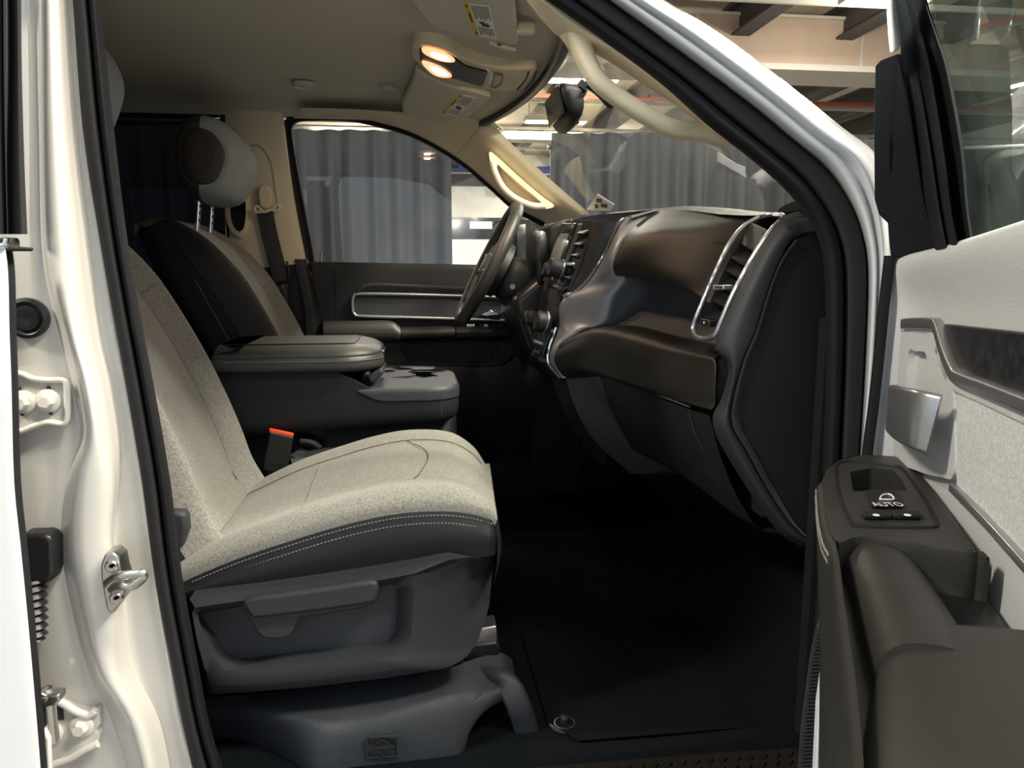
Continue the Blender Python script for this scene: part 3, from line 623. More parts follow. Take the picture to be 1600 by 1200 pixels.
# window frame seal + glass + outer mirror
fr = [(500, 560), (487, 415), (476, 350), (462, 275), (452, 215), (452, 196), (460, 187), (480, 183), (545, 184), (600, 195), (645, 209), (692, 233), (732, 260), (770, 293), (805, 324), (850, 350)]
sweep('window_seal', L(YD+.0, *fr), rrect(.011, .016, .006), 'seal_rubber', dd, up=(0, 1, 0), n=110)
sweep('seal_lip', L(YD-.02, *[(a-5, b-4 if i > 4 else b) for i, (a, b) in enumerate(fr[:9])]), rrect(.006, .008, .004), 'seal_strip', dd, up=(0, 1, 0), n=70)
prism('window_pane', L(YD+.012, (487, 420), (476, 350), (462, 275), (452, 215), (454, 190), (480, 182), (545, 182), (600, 193), (645, 207), (692, 231), (732, 258), (770, 291), (805, 322), (870, 350), (880, 425)), (0, .005, 0), 'clear_glass', dd)
prism('outer_skin', [V((-.95, 1.70, -.4)), V((.88, 1.70, -.4)), V((.88, 1.70, .68)), V((-.95, 1.70, .70))], (0, .02, 0), 'white_skin', dd)
mr = prism('mirror_housing', L3((768, 372, 1.86), (770, 348, 1.86), (785, 340, 1.86), (815, 337, 1.86), (832, 340, 1.86), (836, 352, 1.86), (834, 430, 1.86), (780, 432, 1.86)), (.03, .16, 0), 'smooth_black', dd, .012)
prism('mirror_glass', L3((770, 425, 1.852), (770, 355, 1.852), (779, 346, 1.852), (788, 346, 1.852), (788, 425, 1.852)), (0, .006, 0), 'chrome', mr)
prism('mirror_lens', L3((808, 352, 1.852), (821, 350, 1.852), (821, 425, 1.852), (808, 425, 1.852)), (0, .006, 0), 'chrome', mr)
abox('mirror_arm', (P(815, 440, 1.7).x, 1.6, .62), (P(840, 440, 1.7).x, 1.9, .68), 'smooth_black', mr)

# rear driver-side door: dark privacy window and panel
rr_ = thing('rear_door', 'rear door behind the driver seat with dark privacy glass', 'door', (0, 0, 0))
abox('door_panel', (-1.5, 1.58, -.3), (P(400, 420, 1.58).x, 1.62, .70), 'black_plastic', rr_)
prism('privacy_pane', [V((-1.5, 1.6, .69)), V((P(352, 420, 1.6).x, 1.6, .69)), P(352, 186, 1.6), V((-1.5, 1.6, 1.20))], (0, .006, 0), 'privacy_glass', rr_)
sweep('window_seal', [V((-1.5, 1.585, P(200, 177, 1.585).z)), P(200, 178, 1.585), P(330, 180, 1.585), P(350, 190, 1.585), P(362, 420, 1.585)], rrect(.010, .014, .005), 'seal_rubber', rr_, up=(0, 1, 0), n=40)
tube('belt_bar', [V((-1.5, 1.59, P(200, 190, 1.59).z)), P(330, 194, 1.59)], .006, 'smooth_black', rr_)

# ================================================================== SEATS
def cushion_frame(dx, dy):
    pass
def make_seat(name, label, dx, dy, cz, side_near, rec, hx, hzv, detail):
    """dx,dy = offset of the whole seat from the passenger seat's place"""
    t = thing(name, label, 'car seat', (0, 0, 0))
    off = V((dx-(0 if detail else .13), dy, cz))
    # ---- cushion: near seam and far edge traced on the passenger seat
    N = L(.165, (262, 908), (300, 890), (370, 861), (450, 834), (530, 810), (600, 794), (650, 788), (700, 787), (740, 792), (768, 800))
    Fr = L(.650, (310, 800), (350, 782), (400, 757), (470, 722), (530, 701), (585, 684), (640, 674), (700, 677), (738, 697), (758, 724))
    bumps = [(0, -.018), (.005, .0), (.03, .010), (.09, .019), (.16, .016), (.22, .008), (.30, .006), (.5, .010), (.70, .006), (.78, .008), (.85, .014), (.92, .014), (.97, .004), (1, -.012), (1.01, -.07)]
    n = 40; Nc, Fc = curve(N, n, keep=True), curve(Fr, n, keep=True)
    rows = []
    for i in range(n):
        s = i/(n-1); e = 1
        r = []
        for w, b in bumps:
            p = Nc[i].lerp(Fc[i], min(1, w)); k = 1 if s < .8 else max(.25, 1-(s-.8)/.2*.75)
            g = .0
            p = p+V((0, 0, b*(k if b > 0 else 1))); 
            if s > .62 and .3 < w < .7: p.z += .004*math.sin((s-.62)/.38*math.pi)
            if w > 1: p.y += .006
            r.append(p+off)
        rows.append(r)
    base_ = rows[n-1]; ext = []
    for dxf, dzf in ((.010, -.014), (.016, -.045), (.016, -.08), (.006, -.125)):
        ext.append([p+V((dxf*(1 if 0 < j < len(bumps)-1 else .6), 0, dzf-(p.z-base_[1].z)*.4)) for j, p in enumerate(base_)])
    rows.append(ext[0]); loft('cushion_front', ext, 'dark_vinyl', t, nu=10, nv=44, keep=True, ang=70)
    cu = loft('seat_cushion', rows, 'seat_cloth', t, nv=44, keep=True, ang=70)
    if detail:
        def on(s, w, lift=.0012):
            f_ = s*(n-1); i = min(n-2, int(f_)); f_ -= i; bz = 0
            for (w0, b0), (w1, b1) in zip(bumps, bumps[1:]):
                if w0 <= w <= w1: bz = b0+(b1-b0)*(w-w0)/(w1-w0); break
            k = 1 if s < .8 else max(.25, 1-(s-.8)/.2*.75)
            p = Nc[i].lerp(Nc[i+1], f_).lerp(Fc[i].lerp(Fc[i+1], f_), w)+V((0, 0, bz*(k if bz > 0 else 1)+lift)); 
            if s > .62 and .3 < w < .7: p.z += .004*math.sin((s-.62)/.38*math.pi)
            return p+off
        tube('seam', [on(.04+.92*k/30, .775, .0018) for k in range(31)], .0008, 'seam', cu, n=60, seg=6)
        tube('seam', [on(.655+.055*math.sin(math.pi*k/16)+.01*(1-k/16), .22+.555*k/16, .0022) for k in range(17)], .0008, 'seam', cu, n=40, seg=6)
        tube('seam', [on(.36+.03*k/8, .12+.6*k/8, .0020) for k in range(9)], .0009, 'seat_cloth', cu, n=20, seg=6)
        N2 = [p+off+V((0, -.004, -.016)) for p in N]
        stitches('stitching', [p+off+V((0, -.0042, -.020)) for p in N[1:]], 84, .0036, .0006, 'thread', cu)
        stitches('stitching', [p+off+V((0, -.0092, -.032)) for p in N[1:]], 84, .0036, .0006, 'thread', cu)
    # side panel
    lowp = L(.150, (262, 938), (305, 932), (400, 922), (480, 910), (560, 897), (620, 888), (680, 880), (720, 875), (750, 871), (768, 868))
    top = [p+V((0, 0, -.014)) for p in N]; rows = [top, [p+V((0, -.006, -.012)) for p in top], [(a*.5+b*.5)+V((0, -.010, 0)) for a, b in zip(top, lowp)], lowp]
    rows = [[p+off for p in r]+[r[-1]+off+V((.010, .03, -.006)), r[-1]+off+V((.012, .12, -.01))] for r in rows]
    loft('side_panel', rows, 'dark_vinyl', t, nu=14, nv=50, keep=True, ang=70)
    # ---- backrest: u up the back, w across
    cy = .42+dy; B = V((-.425+dx, cy, .30+cz)); a = math.radians(rec); du = V((-math.sin(a), 0, math.cos(a))); dn = V((math.cos(a), 0, math.sin(a)))
    hw_ = lambda u: .262-.012*u-.10*max(0, (u-.44)/.2)**2 if u < .62 else .15
    prof = lambda w: .030*max(0, (abs(w)-.50)/.32)**1.3 if abs(w) < .82 else .030-.085*((abs(w)-.82)/.18)**2
    us = [-.10, -.04, .02, .10, .2, .3, .4, .48, .54, .585, .615, .63]
    ws_ = [-1, -.97, -.9, -.82, -.7, -.56, -.5, -.25, 0, .25, .5, .56, .7, .82, .9, .97, 1]
    def bpnt(u, w, lift=0):
        hw = .231-.010*u-(.05*((u-.40)/.23)**2 if u > .40 else 0)
        lum = .030*math.sin(math.pi*max(0, min(1, (u+.03)/.58)))**.8
        wing = 1-.8*max(0, min(1, (u-.40)/.2))
        f = prof(w)*(wing if prof(w) > 0 else 1)+lum
        if u > .50: f -= .06*((u-.50)/.13)**2
        return B+du*u+V((0, 1, 0))*(hw*w)+dn*(f+.01+lift)
    bk = loft('backrest', [[bpnt(u, w) for w in (ws_[1:] if detail else ws_[3:])] for u in us], 'seat_cloth', t, nu=40, nv=50, keep=True, ang=70)
    loft('bolster_side', [[bpnt(u, w) for w in ((-1, -.995, -.99, -.98, -.97) if detail else (-1, -.97, -.93, -.88, -.82))] for u in us], 'dark_vinyl', bk, nu=40, nv=16, keep=True, ang=70)
    if detail:
        loft('back_insert', [[bpnt(u, w, .002) for w in (-.48, -.25, 0, .25, .48)] for u in [-.04+.46*k/20 for k in range(21)]], 'seat_cloth_light', bk, nv=16)
    else:
        loft('back_insert', [[bpnt(u, w, .002) for w in (-.48, -.25, 0, .25, .48)] for u in [-.04+.62*k/20 for k in range(21)]], 'seat_cloth_light', bk, nv=16)
    for s in (-1, 1): tube('seam', [bpnt(-.06+.56*k/20, s*(.50+.02*math.sin(k/3)*0), .0006) for k in range(21)], .0016, 'dark_thread', bk, n=40, seg=6)
    for uu in (.37, .42):
        tube('seam', [bpnt(uu+.02*k/8, .50+.38*k/8, .0006) for k in range(9)], .0012, 'dark_thread', bk, n=20, seg=6)
        tube('seam', [bpnt(uu+.02*k/8, -.50-.38*k/8, .0006) for k in range(9)], .0012, 'dark_thread', bk, n=20, seg=6)
    # shell: sides and rear in dark vinyl
    def spnt(u, w, d_): 
        p = bpnt(u, w); q = B+du*(u*.985)+V((0, 1, 0))*((.231-.010*u-(.045*((u-.40)/.23)**2 if u > .40 else 0))*(1.0 if w > 0 else -1.0)*abs(w))
        return q-dn*d_
    rows = []
    for u in us:
        r = [bpnt(u, -1)+V((0, .001, 0)), spnt(u, -1.015, .08), spnt(u, -1.0, .11), spnt(u, -.9, .135), spnt(u, -.4, .14), spnt(u, .4, .14), spnt(u, .9, .135), spnt(u, 1.0, .11), spnt(u, 1.015, .08), bpnt(u, 1)-V((0, .001, 0))]
        rows.append(r)
    loft('back_shell', rows, 'dark_vinyl', bk, nu=30, nv=40, keep=True, ang=60)
    rows = [[bpnt(.63, w) for w in ws_], [bpnt(.63, w)*.5+spnt(.63, w*1.0, .14)*.5+du*.022 for w in ws_], [spnt(.63, w, .14) for w in ws_]]
    loft('top_cap', rows, side_near, bk, nu=10, nv=30, keep=True, ang=70)
    stitches('stitching', [spnt(-.05+.5*k/10, -1.03, .045) for k in range(11)], 60, .004, .0008, 'thread', bk)
    # ---- headrest on two notched posts
    H = V((hx, cy, hzv)); hr = thing('headrest', None, None); hr.parent = t
    HL = ((.0, .122), (.05, .102), (.085, .060), (.10, .015), (.092, -.03), (.06, -.095), (.02, -.118), (-.03, -.115), (-.07, -.08), (-.085, 0), (-.07, .08), (-.035, .115))
    hc = curve([V((x, 0, z)) for x, z in HL], 49, True); hc.append(hc[0])
    ss = (-1, -.993, -.975, -.94, -.87, -.74, -.5, -.25, 0, .25, .5, .74, .87, .94, .975, .993, 1)
    def hrow(s, idx): 
        sc = .62+.38*(1-abs(s)**4)**.45; return [H+V((hc[i].x*sc, .155*s, hc[i].z*sc)) for i in idx]
    fi = list(range(0, 27)); bi = list(range(26, 50))
    hb = loft('headrest_pad', [hrow(s, fi) for s in ss], 'headrest_cloth', hr, nu=60, ang=80)
    loft('headrest_back', [hrow(s, bi) for s in ss], 'seat_brown', hr, nu=60, ang=80)
    for sd in (-1, 1):
        loft('headrest_side', [[H+V((hc[i].x*k, sd*(.155+b_), hc[i].z*k)) for i in range(49)] for k, b_ in ((.62, 0), (.60, .003), (.5, .008), (.3, .012), (.001, .013))], 'seat_brown', hr, nu=16, closed=True, ang=80)
    stitches('stitching', [H+V((hc[i].x*.57, -.1605, hc[i].z*.57)) for i in range(1, 27)], 60, .0035, .0006, 'dark_thread', hb)
    stitches('stitching', [H+V((hc[i].x*.42-.004, -.1665, hc[i].z*.46)) for i in range(1, 27)], 50, .0035, .0005, 'dark_thread', hb)
    for s in (-1, 1):
        p0 = H+V((-.035, s*.070, -.10)); p1 = p0+V((-.012, 0, -.10))
        po = tube('post', [p0, p1], .0075, 'chrome', hr, seg=12)
        for q in (.25, .45, .65): 
            c = p0.lerp(p1, q); cyl('notch', c+V((.004, -.002, 0)), c+V((.008, -.005, 0)), .004, .0045, 'print_black', po, 8)
    return t
seatP = make_seat('bucket_seat', 'grey cloth front passenger seat with white stitched black side and height lever', 0, 0, 0, 'seat_cloth', 26.5, -.655, 1.045, True)
seatD = make_seat('bucket_seat', 'grey cloth driver seat with visible headrest posts behind the armrest', .075, .84, -.01, 'seat_brown', 26, -.57, 1.0, False)
# ---- valance, lever and riser of the passenger seat
vo = L(.118, (296, 936), (400, 924), (500, 910), (620, 890), (636, 884), (700, 874), (748, 868), (765, 868), (770, 880), (764, 950), (745, 1005), (728, 1028), (700, 1044), (600, 1060), (480, 1074), (380, 1082), (325, 1085), (314, 1050), (305, 1000), (300, 965))
vi = L(.122, (306, 962), (372, 949), (470, 936), (560, 924), (612, 914), (620, 917), (620, 950), (618, 990), (612, 1004), (598, 1012), (520, 1020), (440, 1029), (376, 1037), (358, 1034), (346, 1022), (326, 990))
def depth_fn(px): return .118-.026*max(0, min(1, (px-612)/34))
vo = []
for a, b in ((296, 936), (400, 924), (500, 910), (600, 894), (626, 889), (648, 886), (700, 875), (748, 869), (765, 869), (770, 882), (764, 950), (745, 1005), (728, 1028), (700, 1044), (600, 1060), (480, 1074), (380, 1082), (325, 1085), (314, 1050), (305, 1000), (300, 965)):
    vo.append(P(a, b, .112 if a < 700 else .112+.10*((a-700)/70)**2))
vm = []
for a, b in ((308, 956), (372, 944), (470, 929), (560, 916), (612, 907), (634, 898), (648, 902), (645, 950), (642, 1000), (632, 1016), (612, 1026), (520, 1037), (440, 1045), (376, 1051), (350, 1046), (330, 1024), (316, 990)):
    vm.append(P(a, b, .100))
n = 80
al = lambda A, Bq: (lambda k: [Bq[(j+k) % n] for j in range(n)])(min(range(n), key=lambda q: sum((A[j]-Bq[(j+q) % n]).length for j in range(0, n, 5))))
o_, m_, i_ = poly_n(vo, n, True), poly_n(vm, n, True), poly_n(vi, n, True)
m_ = al(o_, m_); i_ = al(m_, i_)
rings_ = [[p+V((0, .09, 0)) for p in o_], [p+V((0, .012, 0)) for p in o_], o_, [(a+b)/2+V((0, -.010, 0)) for a, b in zip(o_, m_)], m_, [p+V((0, .002, 0)) for p in i_], [p+V((0, .022, 0)) for p in i_]]
vs = [p for r in rings_ for p in r]; fs = [(a*n+j, a*n+(j+1) % n, (a+1)*n+(j+1) % n, (a+1)*n+j) for a in range(6) for j in range(n)]
va = raw('valance', vs, fs, 'grey_plastic', seatP, ang=50)
prism('lever_panel', [p+V((0, .016, 0)) for p in i_], (0, .01, 0), 'charcoal_plastic', seatP)
lv = prism('height_lever', L(.098, (376, 944), (380, 938), (400, 934), (480, 924), (560, 912), (580, 909), (588, 912), (590, 922), (588, 938), (582, 946), (560, 952), (500, 962), (468, 966), (460, 985), (450, 997), (430, 1000), (412, 998), (402, 990), (388, 966)), (0, .03, 0), 'grey_plastic', seatP, .007, 3)
prism('lever_grip', L(.086, (378, 940), (400, 933), (480, 923), (560, 911), (580, 908), (590, 911), (592, 922), (588, 940), (580, 944), (540, 950), (480, 958), (430, 964), (395, 968), (384, 955)), (0, .022, 0), 'grey_plastic', lv, .006, 3)
# riser cover under the seat
r1 = L3((285, 1092, .22), (350, 1088, .21), (430, 1080, .20), (560, 1066, .19), (690, 1046, .20), (740, 1030, .24), (780, 1020, .26), (800, 1030, .28))
r2 = L3((290, 1120, .19), (350, 1116, .18), (440, 1110, .14), (560, 1108, .125), (690, 1076, .14), (750, 1062, .17), (792, 1056, .20), (806, 1062, .24))
r3 = L3((310, 1160, .20), (370, 1160, .19), (470, 1136, .105), (560, 1142, .095), (680, 1112, .105), (730, 1100, .12), (786, 1082, .15), (812, 1088, .20))
r4 = L3((340, 1230, .20), (410, 1225, .19), (480, 1200, .085), (560, 1196, .085), (690, 1196, .090), (722, 1170, .10), (742, 1128, .12), (776, 1092, .14))
r5 = L3((350, 1280, .20), (420, 1275, .19), (490, 1260, .08), (560, 1255, .08), (660, 1255, .085), (715, 1205, .10), (738, 1135, .12), (774, 1096, .145))
rc = loft('riser_cover', [r1, r2, r3, r4, r5], 'charcoal_plastic', seatP, nu=30, nv=60, keep=True, ang=70)
sweep('riser_leg', L3((752, 1056, .22), (790, 1068, .165), (808, 1096, .15), (820, 1130, .155), (826, 1165, .16)), rrect(.022, .014, .01), 'charcoal_plastic', seatP, up=(0, -1, 0), n=20)
prism('riser_back', L(.30, (330, 1080), (775, 1030), (800, 1110), (360, 1118)), (0, .2, 0), 'smooth_black', seatP)
# jack pictogram embossed on the cover
jk = ring('jack_emblem', L(.0825, (572, 1152), (622, 1150), (622, 1183), (573, 1185)), L(.0825, (574, 1154), (620, 1152), (620, 1181), (575, 1183)), (0, .001, 0), 'charcoal_plastic', rc, n=24, smooth=False, floor=False, edge=(0, .006, 0))
for a, b in (((580, 1169), (597, 1156)), ((597, 1156), (616, 1167)), ((616, 1167), (600, 1180)), ((600, 1180), (580, 1169)), ((580, 1169), (616, 1167)), ((597, 1152), (597, 1156))):
    tube('emblem_line', [P(a[0], a[1], .0815), P(b[0], b[1], .0815)], .0016, 'black_plastic', jk, seg=6)
for i in range(5): tube('cast_mark', [P(740+i*3.2, 1096-i*2.6, .112), P(742.4+i*3.2, 1090-i*2.6, .112)], .0007, 'grey_plastic', rc, seg=5)
# seat rail end
rl = prism('seat_rail', L(.26, (738, 984), (776, 978), (778, 1000), (775, 1004), (735, 1006)), (0, .05, 0), 'steel', seatP, .003)
prism('rail_foot', L(.25, (722, 1024), (735, 1008), (776, 1004), (782, 1012), (780, 1024), (724, 1036)), (0, .06, 0), 'smooth_black', seatP, .004)
abox('rail_slot', P(744, 994, .258)+V((-.008, -.001, -.004)), P(744, 994, .258)+V((.006, .003, .005)), 'print_black', rl)
# side bracket by the pillar
prism('recliner_cover', L(.185, (262, 798), (290, 802), (293, 830), (284, 858), (266, 860)), (0, .03, 0), 'charcoal_plastic', seatP, .008)
# hip belt buckle
bk_ = thing('seat_buckle', 'black seat belt buckle with red release button beside the passenger seat', 'seat buckle', (0, 0, 0))
yb = .655; ax = (P(452, 680, yb)-P(426, 742, yb)).normalized()
bb_ = prism('buckle_body', L(yb, (421, 676), (458, 683), (456, 690), (447, 740), (440, 744), (412, 736), (410, 728)), (0, .020, 0), 'black_plastic', bk_, .004)
prism('release_button', L(yb+.004, (420, 670), (458, 678), (457, 684), (421, 677)), (0, .013, 0), 'red', bk_, .002)
ring('buckle_mark', L(yb-.001, (428, 692), (448, 696), (441, 726), (421, 722)), L(yb-.001, (429, 694), (446, 697), (440, 724), (423, 720)), (0, .001, 0), 'smooth_black', bb_, n=24, smooth=False, floor=False)
sweep('buckle_stalk', L(yb+.011, (428, 738), (424, 752), (420, 770), (418, 800)), rrect(.015, .005, .004), 'webbing', bk_, up=(0, 1, 0), n=14)
bk2 = thing('belt_webbing', 'dark centre belt webbing tucked between seat and console', 'seat belt', (0, 0, 0))
sweep('webbing_loop', L3((454, 718, .69), (480, 712, .70), (510, 706, .70), (540, 704, .71)), rrect(.024, .002, .0015), 'webbing', bk2, up=(0, -.3, 1), n=20)
sweep('webbing_tail', L3((462, 706, .71), (500, 722, .69), (520, 716, .70), (548, 700, .72)), rrect(.020, .002, .0015), 'webbing', bk2, up=(0, -.4, 1), n=20)
tube('anchor_cap', L3((470, 688, .74), (486, 690, .74), (500, 700, .74)), .020, 'gloss_black', bk2, n=10)

# ================================================================== CENTRE CONSOLE SEAT
cc = thing('centre_console', 'folded black leather centre armrest with cup holder tray', 'console', (0, 0, 0))
YA, YB = .676, 1.005
xx = lambda px, py=600: P(px, py, YA).x
zz = lambda px, py: P(px, py, YA).z
xb, xf = xx(330), xx(719)
sm_ = lambda t: max(0, min(1, t))**2*(3-2*max(0, min(1, t)))
zt = zz(640, 606)
def zbot(x, y): return zz(330, 686)+(zz(716, 658)-zz(330, 686))*((x-xb)/(xf-xb))
def ztop(x, y): return zz(500, 582)+(zt-.004-zz(500, 582))*sm_((x-xx(520))/(xx(590)-xx(520)))
pb_ = plan_round(xb, xf, YA, YB, .075)
plan_body('console_body', pb_, [(.05, lambda x, y: zbot(x, y)+.002), (.012, lambda x, y: zbot(x, y)), (.003, lambda x, y: zbot(x, y)+.010), (0, lambda x, y: zbot(x, y)+.03), (0, lambda x, y: (zbot(x, y)+ztop(x, y))/2), (.002, ztop), (.02, ztop)], 'dark_vinyl', cc, cap=False)
plan_body('console_base', plan_round(xb, xx(722, 690), YA+.09, YB-.035, .06), [(0, -.12), (0, .05), (.006, lambda x, y: zbot(x, y)-.012), (.02, lambda x, y: zbot(x, y))], 'black_plastic', cc)
tube('body_seam', [V((xx(690, 630), YA-.0008, zz(690, 612))), V((xx(690, 640), YA-.0008, zz(690, 650)))], .0006, 'print_black', cc, seg=5)
# tray: side band and top plate with cup openings
def zband(x, y): return zt-.030+(zt-.002-(zt-.030))*(1-sm_((x-xx(545))/(xx(600)-xx(545))))
pt_ = plan_round(xx(556), xf+.002, YA-.003, YB+.003, .078)
tp = plan_body('cup_tray', pt_, [(.004, zband), (0, zband), (0, lambda x, y: max(zband(x, y), zt-.012)), (.001, zt-.005), (.006, zt)], 'grey_plastic', cc, cap=False)
A = lambda a, b: PZ(a, b, zt)
cups = [poly_n([A(a, b) for a, b in h], k_, True) for h, k_ in ((((614, 590), (640, 591), (650, 588), (664, 591), (686, 588), (672, 584), (702, 579), (676, 577), (680, 573.5), (652, 573), (622, 574), (646, 576.5), (638, 581), (650, 586)), 56), (((600, 576), (612, 575), (620, 578), (614, 582), (601, 582)), 25))]
pin = [V((q.x, q.y, zt)) for q in [p_ for p_ in [v.co.copy() for v in tp.data.vertices][-len(pt_):]]]
plate_holes('tray_top', pin, cups, (0, 0, -.06), 'grey_plastic', tp)
for h in cups: sweep('cup_lip', [p_+V((0, 0, .0005)) for p_ in h], ell(.0015, n=6), 'grey_plastic', tp, closed=True)
lathe('cup_insert', A(660, 581)-V((0, 0, .06)), (0, 0, 1), [(.028, 0), (.03, .02), (.024, .04), (.018, .036)], 'brown_pad', tp)
prism('tray_step', L3((574, 588, .70), (596, 576, .70), (600, 584, .70), (580, 600, .70)), (0, .2, 0), 'grey_plastic', tp, .004)
# armrest lid: rounded skirt and stitched cushion top
zl0, zl1 = zz(480, 582), zz(480, 556)
pl_ = plan_round(xb, xx(597, 570), YA-.012, YB+.002, .10)
crown = lambda x, y: zl1+.012*sm_((y-YA+.01)/.06)*sm_((YB+.01-y)/.06)*(1-.9*sm_((x-xx(540, 560))/(xx(597, 560)-xx(540, 560))))
ar = plan_body('armrest_lid', pl_, [(.03, zl0+.002), (.008, zl0), (.001, zl0+.006), (-.001, (zl0+zl1)/2-.006), (.002, zl1-.008), (.006, zl1-.003)], 'leather', cc)
plan_body('armrest_top', pl_, [(.006, zl1-.006), (.004, zl1-.002), (.008, zl1+.005), (.020, lambda x, y: crown(x, y)+.009), (.045, lambda x, y: crown(x, y)+.011), (.07, lambda x, y: zl1+.023-.011*sm_((x-xx(540, 560))/(xx(597, 560)-xx(540, 560))))], 'leather', ar, ang=80)
near_ = [V((x, y-.002, zl1-.012)) for x, y in pl_ if y < YA+.16 and x > xx(340)]
near_.sort(key=lambda p_: p_.x+.6*max(0, p_.y-YA))
stitches('stitching', near_, 120, .004, .0009, 'dark_thread', ar)
tube('top_seam', [V((x, YA+.045, crown(x, YA+.045)+.0115)) for x in [xx(345)+(xx(545, 550)-xx(345))*i/12 for i in range(13)]], .0014, 'smooth_black', ar, n=30, seg=6)
tube('top_seam', [V((xx(545, 550), YA+.045, crown(xx(545), YA+.045)+.0115)), V((xx(552, 550), YA+.075, crown(xx(552), YA+.07)+.0115)), V((xx(552, 550), YB-.06, crown(xx(552), YB-.06)+.0115))], .0014, 'smooth_black', ar, n=20, seg=6)
prism('latch', [V((xf_, y_, z_)) for xf_, y_, z_ in ((xx(597, 570)-.020, .78, zl1+.010), (xx(597, 570)+.002, .78, zl1-.002), (xx(597, 570)+.004, .78, zl0+.006), (xx(597, 570)-.006, .78, zl0+.004), (xx(597, 570)-.008, .78, zl1-.006))], (0, .09, 0), 'gloss_black', ar, .002)

# ================================================================== DRIVER SEAT BELT
sb = thing('seat_belt', 'black driver shoulder belt hanging from its beige pillar guide', 'seat belt', (0, 0, 0))
sweep('webbing', L(1.525, (413, 328), (422, 370), (432, 410), (441, 440)), rrect(.026, .0015, .001), 'webbing', sb, up=(0, 1, 0), n=16)
sweep('lower_webbing', L(1.53, (440, 438), (440, 490), (444, 540)), rrect(.02, .0015, .001), 'webbing', sb, up=(0, 1, 0), n=10)
gd = prism('guide_cover', L(1.515, (402, 305), (403, 293), (409, 287), (418, 288), (424, 298), (425, 312), (421, 325), (413, 328), (405, 322)), (0, .03, 0), 'beige_plastic', sb, .008)
tube('guide_ring', L(1.512, (398, 325), (400, 332), (406, 331), (414, 331), (424, 328), (432, 330), (437, 325), (433, 320), (426, 326), (412, 330), (402, 322), (398, 325)), .005, 'beige_plastic', sb, n=50)
tube('lower_guide', L(1.515, (420, 441), (444, 440), (452, 434), (448, 408)), .004, 'smooth_black', sb, n=20)
prism('tongue', L(1.51, (434, 448), (443, 444), (447, 460), (444, 463), (440, 452), (436, 456)), (0, .004, 0), 'chrome', sb)

# ================================================================== DASHBOARD
da = thing('dashboard', 'dark dashboard with silver centre bezel, air vents and padded glovebox', 'dashboard', (0, 0, 0))
# top deck from crest to glass
rows = [L3((868, 352, 1.40), (884, 347, 1.1), (930, 336, .86), (975, 332, .72), (1030, 327, .60), (1075, 329, .48), (1130, 335, .34), (1195, 336, .22), (1266, 326, .085))]
rows.append([p+V((.10, 0, .004)) for p in rows[0]]); rows.append([V((min(.96, p.x+.30), p.y, .775)) for p in rows[0]])
loft('top_deck', rows, 'black_plastic', da, nu=10, nv=50, keep=True)
# airbag pad
r0 = L3((1030, 327, .60), (1060, 328, .52), (1100, 332, .42), (1150, 336, .32), (1200, 337, .24))
r1 = L3((1000, 347, .59), (1035, 342, .51), (1085, 338, .42), (1145, 338, .32), (1196, 340, .24))
r2 = L3((978, 367, .58), (1014, 354, .51), (1070, 347, .42), (1130, 346, .32), (1184, 348, .245))
r3 = L3((966, 390, .575), (1000, 372, .50), (1056, 366, .41), (1112, 368, .32), (1166, 372, .25))
r4 = L3((958, 412, .57), (990, 402, .50), (1040, 402, .41), (1090, 410, .32), (1142, 420, .25))
r5 = L3((960, 426, .57), (990, 424, .50), (1032, 430, .41), (1076, 444, .32), (1120, 462, .25))
r6 = L3((970, 432, .57), (1000, 434, .50), (1040, 442, .41), (1080, 456, .32), (1112, 476, .25))
r7 = [p+V((.06, 0, .005)) for p in r6]
loft('airbag_pad', [r0, r1, r2, r3, r4, r5, r6, r7], 'brown_pad', da, nu=40, nv=40, keep=True, ang=70)
text('airbag_mark', 'AIRBAG', P(1127, 381, .285)+V((-.004, -.002, 0)), P(1140, 381, .27)-P(1110, 381, .31), V((.2, 0, 1)), .011, 'smooth_black', da)
# shelf recess between the pads: back wall, floor
w0 = [P(962, 428, .585)]+[p+V((.05, 0, .01)) for p in r6]
w1 = L3((962, 470, .57), (1000, 478, .50), (1040, 486, .41), (1080, 498, .32), (1110, 512, .25)); w1 = [P(944, 470, .592)]+[p+V((.05, 0, 0)) for p in w1]
w2 = L3((940, 506, .58), (985, 510, .50), (1030, 520, .41), (1080, 530, .32), (1118, 545, .22)); w2b = [P(930, 508, .596)]+[p+V((.03, 0, 0)) for p in w2]
loft('shelf_recess', [w0, w1, w2b, [p+V((-.03, 0, -.01)) for p in w2b]], 'charcoal_plastic', da, nu=20, nv=24, keep=True, ang=70)
# lower padded glovebox lid
g0 = L3((905, 512, .60), (950, 509, .53), (1000, 517, .45), (1060, 530, .34), (1116, 548, .20)); g0 = [p+V((.05, 0, .0)) for p in g0]
g1 = L3((884, 530, .61), (932, 513, .53), (990, 522, .45), (1050, 540, .34), (1112, 556, .185))
g2 = L3((870, 548, .615), (915, 530, .53), (975, 540, .45), (1038, 558, .34), (1110, 572, .175))
g3 = L3((866, 563, .615), (905, 556, .53), (968, 570, .45), (1030, 590, .34), (1108, 606, .172))
g4 = L3((874, 580, .612), (912, 578, .53), (970, 594, .45), (1034, 614, .34), (1108, 630, .175))
g5 = L3((886, 590, .61), (930, 586, .53), (985, 602, .45), (1045, 622, .34), (1106, 640, .18)); g6 = [p+V((.05, 0, -.005)) for p in g5]
def closeend(rr, dx=.0):
    for r in rr: r.append(r[-1]+V((.03, .0 if not dx else dx, 0)))
    return rr
gl = [g0, g1, g2, g3, g4, g5, g6]
for r in gl: r.append(r[-1]+V((.014, -.006, 0))); r.append(r[-1]+V((.05, -.002, 0)))
